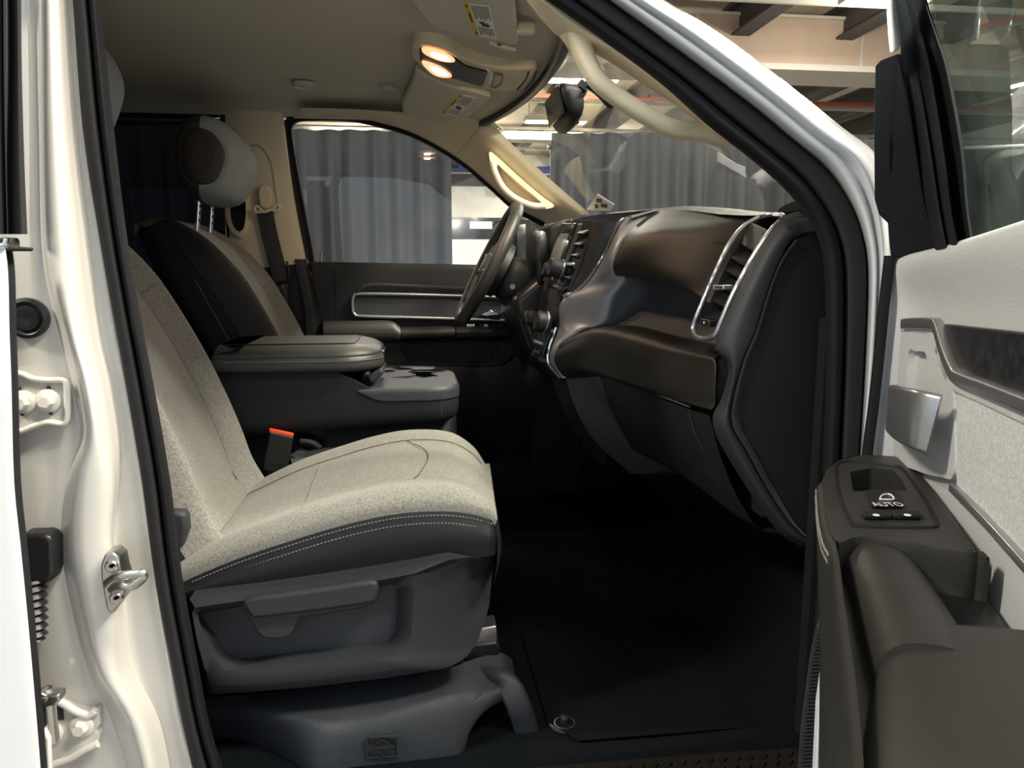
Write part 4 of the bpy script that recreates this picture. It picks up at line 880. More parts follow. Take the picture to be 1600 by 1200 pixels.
loft('upper_glovebox', gl, 'brown_pad', da, nu=36, nv=50, keep=True, ang=70)
# lower glovebox door and the skirt round it
l0 = L3((938, 590, .55), (1000, 610, .45), (1040, 626, .34), (1078, 640, .25), (1108, 648, .19)); 
l1 = L3((950, 630, .55), (1010, 655, .45), (1055, 676, .34), (1096, 700, .25), (1128, 720, .19)); l2 = L3((975, 680, .55), (1030, 705, .45), (1080, 735, .34), (1120, 765, .25), (1160, 790, .19))
l3 = L3((1000, 708, .55), (1060, 738, .45), (1110, 772, .34), (1160, 810, .25), (1200, 832, .19)); l4 = [p+V((.12, 0, .01)) for p in l3]
lg = loft('lower_glovebox', [l0, l1, l2, l3, l4], 'black_plastic', da, nu=24, nv=30, keep=True)
tube('glovebox_gap', L3((1077, 640, .248), (1082, 665, .248), (1100, 705, .246), (1128, 752, .244), (1160, 795, .24), (1175, 812, .235)), .0012, 'grey_plastic', lg, n=40, seg=6)
tube('glovebox_edge', L3((944, 589, .545), (1000, 608, .445), (1040, 622, .335), (1078, 636, .245)), .0022, 'grey_plastic', lg, n=30, seg=6)
tube('latch_slot', L3((966, 622, .535), (974, 632, .53), (984, 652, .525)), .006, 'gloss_black', lg, n=14)
loft('lower_skirt', [L3((884, 592, .62), (900, 640, .62), (930, 690, .62), (985, 740, .60)), L3((915, 590, .58), (935, 625, .58), (968, 690, .57), (1040, 742, .52)), L3((934, 588, .56), (952, 630, .555), (985, 690, .55), (1062, 742, .48)), L3((938, 590, .56), (960, 640, .56), (1000, 708, .56), (1064, 744, .48))], 'charcoal_plastic', da, nu=16, nv=30, keep=True)
loft('tunnel_cover', [L3((862, 592, .70), (880, 640, .70), (910, 690, .70), (945, 730, .68)), L3((885, 596, .66), (905, 640, .66), (925, 675, .66), (950, 705, .64)), L3((896, 610, .64), (915, 640, .64), (935, 672, .64), (950, 700, .63))], 'black_plastic', da, nu=10, nv=20)
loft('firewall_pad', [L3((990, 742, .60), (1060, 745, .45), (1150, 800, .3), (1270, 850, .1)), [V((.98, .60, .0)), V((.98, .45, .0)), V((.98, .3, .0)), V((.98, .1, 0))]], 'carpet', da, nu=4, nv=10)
# side frame of the dash (grey) and end cover
sf_o = [(1216, 346), (1190, 384), (1160, 442), (1130, 510), (1121, 540), (1126, 552), (1138, 566), (1140, 585), (1130, 622), (1117, 650), (1122, 680), (1150, 730), (1190, 792), (1222, 834), (1256, 854)]
sf_i = [(1262, 362), (1240, 372), (1218, 410), (1198, 462), (1180, 520), (1164, 556), (1154, 590), (1146, 622), (1142, 648), (1147, 672), (1166, 704), (1198, 762), (1228, 808), (1252, 834), (1268, 846)]
e0 = [P(a-2, b, .155) for a, b in sf_o]; e1 = [P(a, b, .128) for a, b in sf_o]; em = [P(a*.55+c*.45, b*.55+d_*.45, .104) for (a, b), (c, d_) in zip(sf_o, sf_i)]
e2 = [P(c-4, d_, .102) for c, d_ in sf_i]; e3 = [P(c, d_, .108) for c, d_ in sf_i]
sfm = loft('side_frame', [[p+V((.03, .03, 0)) for p in e0], e0, e1, em, e2, e3], 'grey_plastic', da, nu=30, nv=70, keep=True, ang=60)
loft('side_frame_top', [L3((1216, 342, .128), (1236, 333, .128), (1266, 326, .10)), L3((1226, 352, .104), (1248, 342, .10), (1280, 338, .08)), L3((1240, 372, .104), (1262, 362, .10), (1290, 356, .08))], 'grey_plastic', da, nu=10, nv=14)
cv = [(1242, 374), (1262, 364), (1288, 360), (1292, 600), (1284, 846), (1268, 846), (1252, 834), (1228, 808), (1198, 762), (1166, 704), (1147, 672), (1142, 648), (1146, 622), (1154, 590), (1164, 556), (1180, 520), (1198, 462), (1218, 410)]
ec = prism('end_cover', [P(a+2, b, .106) for a, b in cv], (0, .02, 0), 'black_plastic', da, .003)
ci = [(1252, 378), (1276, 368), (1277, 600), (1272, 832), (1262, 838), (1240, 814), (1210, 764), (1178, 704), (1160, 672), (1155, 648), (1158, 622), (1166, 590), (1176, 556), (1191, 520), (1208, 462), (1227, 410)]
loft('cover_rim', [[P(a, b, .105) for a, b in cv[11:]+cv[:1]], [P(a*.7+c*.3, b*.7+d_*.3, .098) for (a, b), (c, d_) in zip(cv[11:]+cv[:1], ci[9:]+ci[:1])], [P(c, d_, .103) for c, d_ in ci[9:]+ci[:1]]], 'grey_plastic', ec, nu=8, nv=50, keep=True)
loft('cover_rim', [[P(a, b, .105) for a, b in cv[5:12]], [P(a*.75+c*.25, b*.75+d_*.25, .099) for (a, b), (c, d_) in zip(cv[5:12], [(1262, 838), (1250, 826)]+ci[5:10])], [P(c, d_, .103) for c, d_ in [(1262, 838), (1250, 826)]+ci[5:10]]], 'charcoal_plastic', ec, nu=8, nv=40, keep=True)
# passenger air vent
vl = [(1084, 508, .245), (1092, 486, .245), (1108, 448, .245), (1128, 404, .245), (1142, 378, .245), (1160, 356, .245), (1182, 342, .24), (1200, 337, .23)]
vr = [(1118, 522, .145), (1126, 504, .143), (1142, 466, .14), (1162, 428, .138), (1180, 396, .136), (1196, 372, .135), (1212, 352, .134), (1224, 340, .134)]
vt = da
vent = loft('vent_shroud', [[p+V((.05, 0, 0)) for p in L3(*vl)], [p+V((.012, -.006, 0)) for p in L3(*vl)], [p+V((.075, -.01, 0)) for p in L3(*vl)], [p+V((.075, .01, 0)) for p in L3(*vr)], [p+V((.012, .004, 0)) for p in L3(*vr)], [p+V((.05, 0, 0)) for p in L3(*vr)]], 'smooth_black', da, nv=30)
loop = L3(*(vl+[(1216, 336, .17)]+vr[::-1]+[(1106, 529, .165), (1092, 528, .20), (1085, 520, .235)]))
tube('vent_rim', loop, .0048, 'silver', vent, n=120, closed=True, seg=8)
for i, (a, b) in enumerate(((.10, 0), (.24, 0), (.37, 0), (.50, 0), (.63, 0))):
    k = a*6; 
    cl = curve(L3(*vl[:6]), 41); cr_ = curve(L3(*vr[:6]), 41); j = int(a*40*1.15)
    A0, B0 = cl[j], cr_[j]; A0 = A0+V((.016, -.008, 0)); B0 = B0+V((.016, .006, 0))
    box('louver', (A0+B0)/2+V((.008, 0, 0)), (B0-A0)/2, V((.014, 0, .006)), V((-.0008, 0, .0018)), 'brown_pad', vent)
A0, B0 = curve(L3(*vl[:6]), 41)[37]+V((.004, -.006, 0)), curve(L3(*vr[:6]), 41)[37]+V((.004, .004, 0))
box('vent_bar', (A0+B0)/2+V((.012, 0, 0)), (B0-A0)/2, V((.010, 0, .020)), V((.004, 0, -.002)), 'black_plastic', vent, .003)
tb = box('vent_tab', P(1130, 449, .19), (P(1140, 449, .18)-P(1122, 449, .20))*.5, V((.010, 0, 0)), V((0, 0, .0045)), 'silver', vent, .002)
box('tab_slot', P(1130, 449, .19)+V((-.0105, 0, 0)), (P(1137, 449, .18)-P(1124, 449, .20))*.42, V((.001, 0, 0)), V((0, 0, .0022)), 'print_black', tb)
tw = box('vent_wheel', P(1110, 504, .18), (P(1118, 506, .165)-P(1103, 503, .195))*.5, V((.012, 0, 0)), V((0, 0, .006)), 'gloss_black', vent, .002)
box('wheel_mark', P(1099, 503, .20), V((.001, 0, 0)), V((0, .003, 0)), V((0, 0, .004)), 'print_white', tw); box('wheel_mark', P(1111, 504, .178)+V((-.013, 0, 0)), V((.0006, 0, 0)), V((0, .001, 0)), V((0, 0, .002)), 'print_white', tw)
# silver centre bezel
cl_ = L3((1000, 337, .635), (974, 346, .645), (960, 370, .65), (946, 400, .655), (926, 432, .66), (906, 452, .67), (884, 463, .685), (874, 482, .69), (873, 512, .685), (862, 546, .672), (862, 568, .66), (880, 591, .63))
cr2 = L3((1028, 329, .605), (1006, 343, .60), (976, 369, .585), (958, 402, .578), (958, 424, .574), (971, 437, .57), (950, 466, .582), (938, 504, .588), (908, 514, .605), (880, 534, .615), (868, 560, .618), (886, 589, .612))
mdc = [(a*.55+b*.45)+V((-.008, -.004, 0)) for a, b in zip(cl_, cr2)]
bz = loft('centre_bezel', [[p+V((.02, .02, 0)) for p in cl_], cl_, mdc, cr2, [p+V((.03, .005, 0)) for p in cr2]], 'dark_silver', da, nu=20, nv=70, keep=True, ang=60)
tube('bezel_edge', [p+V((-.007, -.002, 0)) for p in cl_[:7]], .0042, 'chrome', bz, n=60, seg=8)
tube('bezel_edge', [p+V((-.007, -.002, 0)) for p in cl_[8:]], .0042, 'chrome', bz, n=40, seg=8)
sweep('bezel_cap', L3((986, 340, .62), (1004, 335, .615), (1028, 329, .60)), rrect(.012, .003, .002), 'silver', bz, up=(0, 0, 1), n=10)
# centre stack face: near edge and far edge
fn = curve(L3((928, 347, .69), (918, 385, .69), (906, 425, .69), (886, 462, .695), (873, 490, .70), (867, 530, .70), (852, 566, .70)), 31, keep=True)
ff = curve(L3((884, 345, .98), (874, 385, .98), (864, 415, .98), (852, 440, .98), (842, 480, .98), (837, 520, .98), (833, 556, .98)), 31, keep=True)
stk = loft('centre_stack', [[p+V((.08, -.03, 0)) for p in fn], fn, [(a+b)/2+V((-.006, 0, 0)) for a, b in zip(fn, ff)], ff, [p+V((.08, .02, 0)) for p in ff]], 'black_plastic', da, nu=14)
def fp(s, t, lift=.0):
    """s down the face 0..1, t across near->far 0..1"""
    i = min(29, int(s*30)); f = s*30-i; a = fn[i].lerp(fn[i+1], f); b = ff[i].lerp(ff[i+1], f); return a.lerp(b, t)+V((-.006*math.sin(math.pi*t)-lift, 0, lift*.3))
def fbox(name, s0, s1, t0, t1, lift, m, par, bev=.003):
    q = [fp(s0, t0, lift), fp(s0, t1, lift), fp(s1, t1, lift), fp(s1, t0, lift)]
    return prism(name, q, (.02, 0, 0), m, par, bev)
sp = fbox('screen_surround', .02, .50, .36, .96, .012, 'gloss_black', stk)
fbox('screen', .09, .44, .46, .90, .014, 'screen', sp, 0)
fbox('vent_panel', .02, .50, .22, .34, .008, 'charcoal_plastic', stk)
vp = fbox('vent_cavity', .02, .52, .02, .20, .001, 'smooth_black', stk, 0)
for i in range(6): 
    s = .07+i*.075; box('louver', fp(s, .11, .006), (fp(s, .19)-fp(s, .03))*.5, V((.012, 0, .006)), V((-.001, 0, .002)), 'black_plastic', vp)
box('vent_tab', fp(.30, .11, .02), (fp(.3, .17)-fp(.3, .05))*.5, V((.008, 0, 0)), V((0, 0, .003)), 'silver', vp, .001)
box('vent_tab', fp(.47, .12, .02), (fp(.47, .20)-fp(.47, .06))*.5, V((.008, 0, 0)), V((0, 0, .004)), 'black_plastic', vp, .001)
def knob(c, ax, r, ln, m='black_plastic', par=stk):
    k = lathe('knob', c, ax, [(r, 0), (r*.95, ln*.85), (r*.8, ln), (r*.2, ln*.96)], m, par, 24); lathe('knob_ring', V(c)+V(ax).normalized()*ln*.1, ax, [(r*1.06, 0), (r*1.08, .003), (r*1.0, .004)], 'silver', k, 24); return k
axk = V((-1, -.05, .25))
knob(P(880, 422, .74), axk, .024, .035); knob(P(866, 424, .86), axk, .020, .03)
prism('control_strip', L3((853, 470, .86), (860, 444, .86), (876, 441, .72), (868, 482, .72)), (.03, 0, 0), 'grey_plastic', stk, .003)
for a, b, y in ((860, 505, .72), (846, 500, .82), (838, 498, .90)): knob(P(a-5, b, y), axk, .027 if y < .8 else .02, .03)
sk = fbox('switch_bank', .80, .97, .05, .75, .012, 'gloss_black', stk)
for i in range(3): fbox('switch', .82, .87, .08+i*.2, .24+i*.2, .015, 'black_plastic', sk, .001)
text('switch_print', 'OFF', fp(.88, .2, .0165), fp(.88, 0)-fp(.88, .4), V((.2, 0, 1)), .008, 'print_white', sk)
prism('outlet_cap', L3((828, 556, .80), (834, 544, .80), (850, 546, .80), (852, 558, .80), (844, 566, .80)), (.02, .06, 0), 'gloss_black', stk, .004)
fbox('lower_chrome', .78, .80, .02, .06, .01, 'silver', stk, .001)
# driver side: cluster hood, lower panel, column shroud
prism('cluster_hood', L(1.02, (858, 405), (858, 362), (864, 350), (880, 346), (900, 345), (905, 400), (890, 440)), (0, .44, 0), 'black_plastic', da, .012, 3, 40)
prism('knee_panel', L(1.0, (800, 470), (835, 440), (870, 420), (900, 430), (900, 600), (860, 600), (826, 540)), (0, .47, 0), 'smooth_black', da, .02)
prism('lower_dash', [V((.44, .72, .40)), V((.50, .72, .42)), V((.6, .72, .6)), V((.9, .72, .7)), V((.86, .72, .24)), V((.72, .72, .2)), V((.62, .72, .25))], (0, .80, 0), 'dark_vinyl', da, .01)
prism('dash_core', [V((.62, .16, .25)), V((.66, .16, .66)), V((.72, .16, .72)), V((.9, .16, .72)), V((.86, .16, .25))], (0, .54, 0), 'smooth_black', da)

# ================================================================== STEERING WHEEL AND COLUMN
sw = thing('steering_wheel', 'black leather steering wheel with silver trimmed spokes', 'steering wheel', (0, 0, 0))
C0 = P(763, 413, 1.22); th = math.radians(27); wu = V((math.sin(th), 0, math.cos(th))); wa = V((-math.cos(th), 0, math.sin(th))); wy = V((0, 1, 0))
R = .188
loop = [C0+wu*(R*math.cos(t))+wy*(R*math.sin(t)) for t in [2*math.pi*i/72 for i in range(72)]]
rim = tube('rim', loop, .019, 'leather', sw, closed=True, seg=14)
for t0 in (40, 140, 220, 320):
    t = math.radians(t0); c = C0+wu*(R*math.cos(t))+wy*(R*math.sin(t)); tg = -wu*math.sin(t)+wy*math.cos(t)
    lathe('grip_joint', c-tg*.001, tg, [(.0194, 0), (.0196, .001), (.0194, .002)], 'print_black', rim, 16)
lathe('hub', C0+wa*-.02, wa, [(.085, -.03), (.088, .0), (.080, .02), (.055, .032), (.02, .036)], 'black_plastic', sw, 36)
lathe('hub_badge', C0+wa*.014, wa, [(.028, 0), (.028, .003), (.02, .004)], 'silver', sw, 24)
for t0 in (90, 270, 180):
    t = math.radians(t0); d_ = wu*math.cos(t)+wy*math.sin(t); s_ = wa.cross(d_)
    sp_ = sweep('spoke', [C0+d_*.06+wa*.0, C0+d_*.12-wa*.004, C0+d_*(R-.004)], rrect(.024 if t0 != 180 else .03, .008, .005), 'gloss_black', sw, up=wa, n=12)
    for q in (-1, 1): tube('spoke_trim', [C0+d_*.05+s_*.026*q+wa*.012, C0+d_*.12+s_*.024*q+wa*.008, C0+d_*.17+s_*.034*q+wa*.006], .004, 'silver', sp_, n=14, seg=6)
co = thing('steering_column', 'black steering column shroud behind the wheel', 'steering column', (0, 0, 0))
rows = []
for d_, r, sq in ((-.05, .05, 1), (-.055, .065, 1), (-.10, .075, 1.05), (-.16, .082, 1.1), (-.20, .080, 1.1), (-.34, .07, 1)):
    rows.append([C0+wa*d_+V((0, 0, -.012))+wu*(r*sq*math.copysign(abs(math.cos(t))**.7, math.cos(t)))+wy*(r*math.copysign(abs(math.sin(t))**.7, math.sin(t))) for t in [2*math.pi*i/36 for i in range(36)]])
sh = loft('shroud', rows, 'black_plastic', co, nu=20, closed=True, cap=True)
tube('stalk', [C0+wa*-.1+wy*.05, C0+wa*-.08+wy*.14+wu*.02, C0+wa*-.06+wy*.2+wu*.04], .008, 'smooth_black', co, n=10)
cyl('ignition', C0+wa*-.09-wy*.085-wu*.03, C0+wa*-.085-wy*.097-wu*.03, .008, .008, 'silver', sh)
gs = thing('gear_lever', 'black column gear lever with chrome tipped grip', 'gear lever', (0, 0, 0))
yg = 1.0
lever = tube('stalk', L3((848, 478, yg+.05), (845, 455, yg+.02), (844, 430, yg), (843, 405, yg)), .010, 'smooth_black', gs, n=14)
g_ = [P(843, b, yg) for b in (412, 404, 392, 380, 370, 366)]; rr2 = [.009, .015, .0185, .0190, .0185, .014]
lathe('grip', g_[0], (g_[-1]-g_[0]), [(r, (p-g_[0]).length) for r, p in zip(rr2, g_)], 'leather', gs, 20)
lathe('grip_cap', P(843, 368, yg), (0, 0, 1), [(.0175, -.004), (.0178, .003), (.015, .010), (.008, .013), (.002, .013)], 'silver', gs, 20)
lathe('gear_boot', P(846, 500, yg+.04), (g_[-1]-P(848, 520, yg)), [(.045, 0), (.036, .02), (.03, .035), (.022, .05), (.014, .065)], 'smooth_black', gs, 20)

# ================================================================== VISORS, OVERHEAD CONSOLE, MIRROR
def visor(label, near, zr, zf, lab, pivot, group=None):
    t = thing('sun_visor', label, 'sun visor', (0, 0, 0))
    return t
# passenger visor: corner points read on the planes the visor lies in (rear edge higher)
def vz(x): return 1.212-.20*x
def VZ(px, py):
    p = PZ(px, py, 1.22)
    for _ in range(8): p = PZ(px, py, vz(p.x))
    return p
v1 = thing('sun_visor', 'beige passenger sun visor folded up, large warning label', 'sun visor', (0, 0, 0))
o1 = [VZ(*q) for q in ((608, -52), (640, -2), (652, 16), (668, 36), (684, 46), (700, 50), (750, 60), (800, 72), (808, 70), (810, 62), (806, 20), (803, -10), (796, -52))]
pv = prism('visor_panel', o1, (0, 0, .016), 'visor_cloth', v1, .006, 3)
tube('pivot_rod', [VZ(765, 66)+V((0, 0, .002)), VZ(786, 72), VZ(806, 77)], .006, 'beige_plastic', v1, n=10)
box('visor_clip', VZ(822, 48)+V((.0, 0, .004)), V((.018, 0, 0)), V((0, .012, 0)), V((0, 0, .012)), 'beige_plastic', v1, .008)
lathe('clip_pin', VZ(780, 68)-V((0, 0, .002)), (0, 0, -1), [(.005, 0), (.004, .002)], 'print_black', v1, 8)
def warn(par, q, nlines=9):
    """q: yellow-top-left, far corner... order a(yellow start) b(yellow end) c(white end) d(white start)"""
    a, b, c, d_ = [p-V((0, 0, .0012)) for p in q]
    lb = quad('warning_label', a.lerp(d_, .2), b.lerp(c, .2), c, d_, 'label_white', par)
    quad('label_header', a, b, b.lerp(c, .2), a.lerp(d_, .2), 'label_yellow', par)
    dn_ = V((0, 0, -.0008))
    def pt(u, v): return a.lerp(b, u).lerp(d_.lerp(c, u), v)+dn_
    for s0, s1 in ((.05, .45), (.68, .95)):
        for i in range(nlines):
            u = .04+0*i; v = .28+.68*i/nlines
            e = s1-(.10*((i*37) % 5)/5)
            quad('label_line', pt(s0, v), pt(e, v), pt(e, v+.028), pt(s0, v+.028), 'dark_thread', lb)
    for u0, v0, u1, v1_ in ((.50, .40, .56, .60), (.57, .48, .63, .80), (.52, .66, .60, .72)): quad('label_picture', pt(u0, v0), pt(u1, v0), pt(u1, v1_), pt(u0, v1_), 'print_black', lb)
    for u0, u1 in ((.06, .12), (.28, .55), (.86, .96)): quad('header_print', pt(u0, .06), pt(u1, .06), pt(u1, .13), pt(u0, .13), 'print_black', lb)
warn(pv, [VZ(723, 2), VZ(743, 54), VZ(777, 60), VZ(765, 7)], 9)
def VD(px, py):
    p = PZ(px, py, 1.19)
    for _ in range(14): p = PZ(px, py, 1.195-.18*p.x-.08*(p.y-1.2))
    return p
v2 = thing('sun_visor', 'beige driver sun visor folded up, small warning label', 'sun visor', (0, 0, 0))
o2 = [VD(*q) for q in ((650, 110), (640, 140), (628, 163), (629, 174), (640, 182), (665, 188), (698, 193), (706, 190), (709, 185), (726, 187), (734, 182), (768, 152), (740, 143), (700, 135), (668, 121))]
pv2 = prism('visor_panel', o2, (0, 0, .020), 'visor_cloth', v2, .006, 3)
warn(pv2, [VD(719, 146), VD(690, 176), VD(714, 182), VD(745, 152)], 7)
oc = thing('overhead_console', 'beige overhead console with two lit map lamps', 'overhead console', (0, 0, 0))
def oz(x): return 1.213-.16*x
def OZ(px, py, d_=0):
    p = PZ(px, py, 1.2)
    for _ in range(8): p = PZ(px, py, oz(p.x)-d_)
    return p
oo = [OZ(*q) for q in ((643, 72), (650, 66), (668, 67), (700, 76), (724, 92), (760, 104), (800, 109), (836, 107), (838, 112), (828, 128), (812, 141), (780, 143), (740, 136), (700, 128), (668, 114), (648, 96), (642, 82))]
ob = prism('console_shell', oo, (0, 0, .05), 'beige_plastic', oc, .012, 4, 60)
od = [OZ(a, b, .004) for a, b in ((656, 78), (662, 75), (700, 86), (712, 93), (728, 104), (762, 113), (752, 137), (712, 124), (700, 122), (682, 121), (664, 108), (656, 94))]
opn = prism('lamp_panel', od, (0, 0, .012), 'smooth_black', oc, .003)
for pts in (((660, 77), (672, 78), (690, 83), (704, 90), (711, 97), (700, 98), (684, 95), (668, 88), (660, 82)), ((660, 97), (670, 99), (688, 106), (700, 114), (706, 121), (694, 122), (680, 119), (668, 110), (660, 101))):
    q = [OZ(a, b, .008) for a, b in pts]
    ln_ = prism('map_lamp', q, (0, 0, .006), 'lamp_lens', opn, .002, 2, 30); c = sum(q, V())/len(q)
    prism('lamp_core', [c.lerp(p, .62)+V((.006, 0, -.0012)) for p in q], (0, 0, .003), 'lamp_glow', ln_, 0, 2, 24)
    l = bpy.data.lights.new('map_lamp_light', 'AREA'); l.shape = 'DISK'; l.size = .03; l.energy = .5; l.color = (1, .70, .45)
    lo = bpy.data.objects.new('map_lamp_light', l); COL.objects.link(lo); lo.location = c+V((0, 0, -.006)); lo.parent = oc
prism('chrome_button', [OZ(a, b, .009) for a, b in ((762, 112), (771, 115), (766, 132), (757, 138), (754, 136))], (0, 0, .01), 'chrome', oc, .002)
ring('tray_recess', [OZ(a, b, .003) for a, b in ((772, 116), (786, 119), (784, 132), (776, 138), (766, 137), (770, 128))], [OZ(a, b, .003) for a, b in ((774, 118), (783, 120), (781, 131), (775, 136), (768, 136), (772, 128))], (0, 0, .006), 'beige_dark', oc, n=30)
for off_ in (0, 12): tube('slot', [OZ(a+off_, b, .001) for a, b in ((826, 112), (822, 124), (814, 134), (808, 140))], .0022, 'print_black', oc, n=14, seg=6)
rm = thing('rearview_mirror', 'black rear view mirror hanging from the windscreen', 'mirror', (0, 0, 0))
ym = .84; cm = P(884, 170, ym)
rows = []
for k in range(-8, 9):
    s = k/8; y = .115*math.sin(s*math.pi/2); sc = max(.08, math.cos(s*math.pi/2))**.35
    rows.append([P(884, 170, ym)+V((0, y, 0))+V(((x*.83)*(.6+.4*sc), 0, z*sc)) for x, z in ((-.040, .042), (-.036, .048), (-.012, .046), (.018, .034), (.030, .0), (.030, -.030), (.018, -.050), (-.004, -.050), (-.026, -.02), (-.040, .02))])
mb = loft('mirror_shell', rows, 'black_plastic', rm, nv=30, closed=True, cap=True, ang=70)
prism('mirror_face', [cm+V((-.036+.018*(1-z/.05)*.5, y, z)) for y, z in ((-.10, .036), (.10, .036), (.10, -.030), (-.10, -.030))], (-.004, 0, 0), 'gloss_black', mb, .003)
sweep('mirror_stem', [P(892, 166, ym), P(900, 158, ym), P(908, 148, ym), P(912, 140, ym)], rrect(.010, .008, .005), 'smooth_black', rm, up=(0, 1, 0), n=12)
prism('mount_plate', L3((903, 134, ym-.02), (908, 122, ym-.02), (914, 124, ym-.02), (921, 136, ym-.02), (914, 144, ym-.02)), (0, .05, 0), 'smooth_black', rm, .004)
prism('mirror_toggle', L3((896, 186, ym-.02), (906, 189, ym-.02), (906, 193, ym-.02), (894, 191, ym-.02)), (0, .02, 0), 'smooth_black', rm, .002)
tube('sensor_cover', [on_glass(a, b)-ray(a, b)*.038 for a, b in ((918, 128), (936, 142), (954, 162))], .013, 'smooth_black', rm, n=12)

# ================================================================== OPEN PASSENGER DOOR
dr = thing('front_door', 'open passenger door with grey cloth trim, chrome handle and black armrest', 'door', (0, 0, 0))
TH = math.radians(68); du_ = V((-math.cos(TH), -math.sin(TH), 0)); dn = V((-math.sin(TH), math.cos(TH), 0)); B0 = P(1380, 560, -.05)-dn*.028
def D(px, py, off=0):
    """pixel -> door trim plane; the hinge edge of the door stops short of the pillar and turns to face outwards"""
    p = PP(px, py, B0+dn*off, dn); lim = -.14 if off < -.1 else -.12 if off < -.06 else -.042-.3*max(-.03, off)
    return P(px, py, lim-.06*(p.y-lim)) if p.y > lim else p
def DL(off, *pts): return [D(a, b, off) for a, b in pts]
# trim panel: columns front -> rear, rows top -> bottom
col = [[(1392, 408), (1386, 480), (1378, 560), (1370, 640), (1361, 720), (1345, 900), (1330, 1150)],
       [(1402, 400), (1396, 480), (1390, 560), (1382, 640), (1374, 720), (1358, 900), (1345, 1150)],
       [(1440, 390), (1436, 480), (1432, 560), (1428, 640), (1424, 730), (1420, 930), (1420, 1200)],
       [(1500, 372), (1500, 488), (1500, 590), (1500, 680), (1500, 790), (1500, 990), (1500, 1260)],
       [(1600, 338), (1600, 496), (1600, 630), (1600, 760), (1600, 900), (1600, 1130), (1600, 1400)],
       [(1720, 296), (1720, 505), (1720, 680), (1720, 850), (1720, 1030), (1720, 1300), (1720, 1600)]]
offs = [-.008, .004, .006, .006, .006, .006]; ro = [0, -.010, -.004, -.004, -.004, -.004, -.004]
rows = [[D(*pt_, offs[i]+(ro[j] if i > 1 else 0)) for j, pt_ in enumerate(c)] for i, c in enumerate(col)]
rows = [[p+V((0, 0, 0)) for p in r] for r in rows]
rows.append([p+du_*.45+V((0, 0, -.0 if j else .01)) for j, p in enumerate(rows[-1])])
top = [[r[0]-dn*.06-V((0, 0, .02)), r[0]-dn*.045, r[0]-dn*.015+V((0, 0, .002))]+[r[0]*.8+r[1]*.2+dn*.006]+r[1:] for r in rows]
loft('trim_panel', [[p+V((.012, .012, 0)) for p in top[0]]]+top, 'door_vinyl', dr, nu=40, nv=40, keep=True, ang=60)
sweep('edge_seal', DL(-.012, (1390, 400), (1381, 480), (1373, 560), (1364, 640), (1354, 720), (1330, 950), (1310, 1150)), rrect(.008, .007, .004), 'seal_rubber', dr, up=dn, n=40)
# belt / cloth shoulder roll shading groove
sweep('silver_band', DL(.012, (1414, 506), (1430, 505), (1458, 506), (1466, 511), (1476, 545), (1490, 580), (1500, 591), (1540, 607), (1600, 631), (1700, 672)), rrect(.0075, .006, .003), 'silver', dr, up=dn, n=60)
sweep('band_shadow_lip', DL(.006, (1414, 512), (1440, 513), (1456, 514), (1463, 522), (1474, 556), (1488, 592), (1500, 604), (1540, 621), (1600, 648), (1700, 692)), rrect(.007, .006, .003), 'door_vinyl', dr, up=dn, n=60)
prism('dark_insert', DL(.009, (1474, 506), (1600, 520), (1710, 533), (1710, 668), (1600, 624), (1540, 600), (1500, 585), (1490, 560)), -dn*.01, 'door_insert', dr, .002)
prism('cloth_insert', DL(.010, (1492, 614), (1510, 614), (1600, 652), (1710, 696), (1710, 1000), (1600, 870), (1540, 806), (1494, 766), (1490, 700)), -dn*.01, 'door_cloth', dr, .004)
sweep('lower_band', DL(.012, (1490, 762), (1500, 772), (1540, 812), (1600, 878), (1700, 990)), rrect(.005, .005, .002), 'silver', dr, up=dn, n=30)
# handle cup + chrome pull
ring('handle_cup', DL(.012, (1408, 524), (1414, 519), (1440, 521), (1456, 526), (1470, 560), (1486, 602), (1490, 640), (1490, 740), (1470, 745), (1440, 738), (1400, 720), (1396, 690), (1402, 600)), DL(.012, (1420, 548), (1430, 549), (1446, 552), (1448, 580), (1450, 602), (1462, 640), (1458, 690), (1450, 712), (1436, 706), (1420, 690), (1414, 640), (1416, 590)), -dn*.02, 'door_vinyl', dr, n=70, edge=-dn*.012, ang=50)
hp_ = [D(1398, 634, .018), D(1392, 637, .034), D(1396, 641, .046), D(1410, 648, .052), D(1434, 656, .048), D(1460, 663, .034)]
hd_ = sweep('pull_handle', hp_, rrect(.0055, .034, .005), 'silver', dr, up=(0, 0, 1), n=30, scale=lambda t: .92+.1*t)
# armrest: top pad on a level plane, sides down
zA = .43
def AZ(px, py, dz=0): return PZ(px, py, zA+dz)
ot_ = [(1284, 752), (1292, 733), (1312, 719), (1345, 711), (1398, 713), (1424, 725), (1456, 762), (1492, 812), (1524, 858), (1500, 862), (1430, 850), (1345, 838), (1306, 846), (1296, 830), (1288, 795)]
cup_ = [(1328, 737), (1360, 732), (1394, 734), (1406, 745), (1418, 767), (1375, 767), (1333, 767), (1330, 752)]
at_ = ring('armrest_top', [AZ(a, b) for a, b in ot_], [AZ(a, b) for a, b in cup_], (0, 0, -.03), 'leather', dr, n=90, smooth=False, edge=(0, 0, -.02))
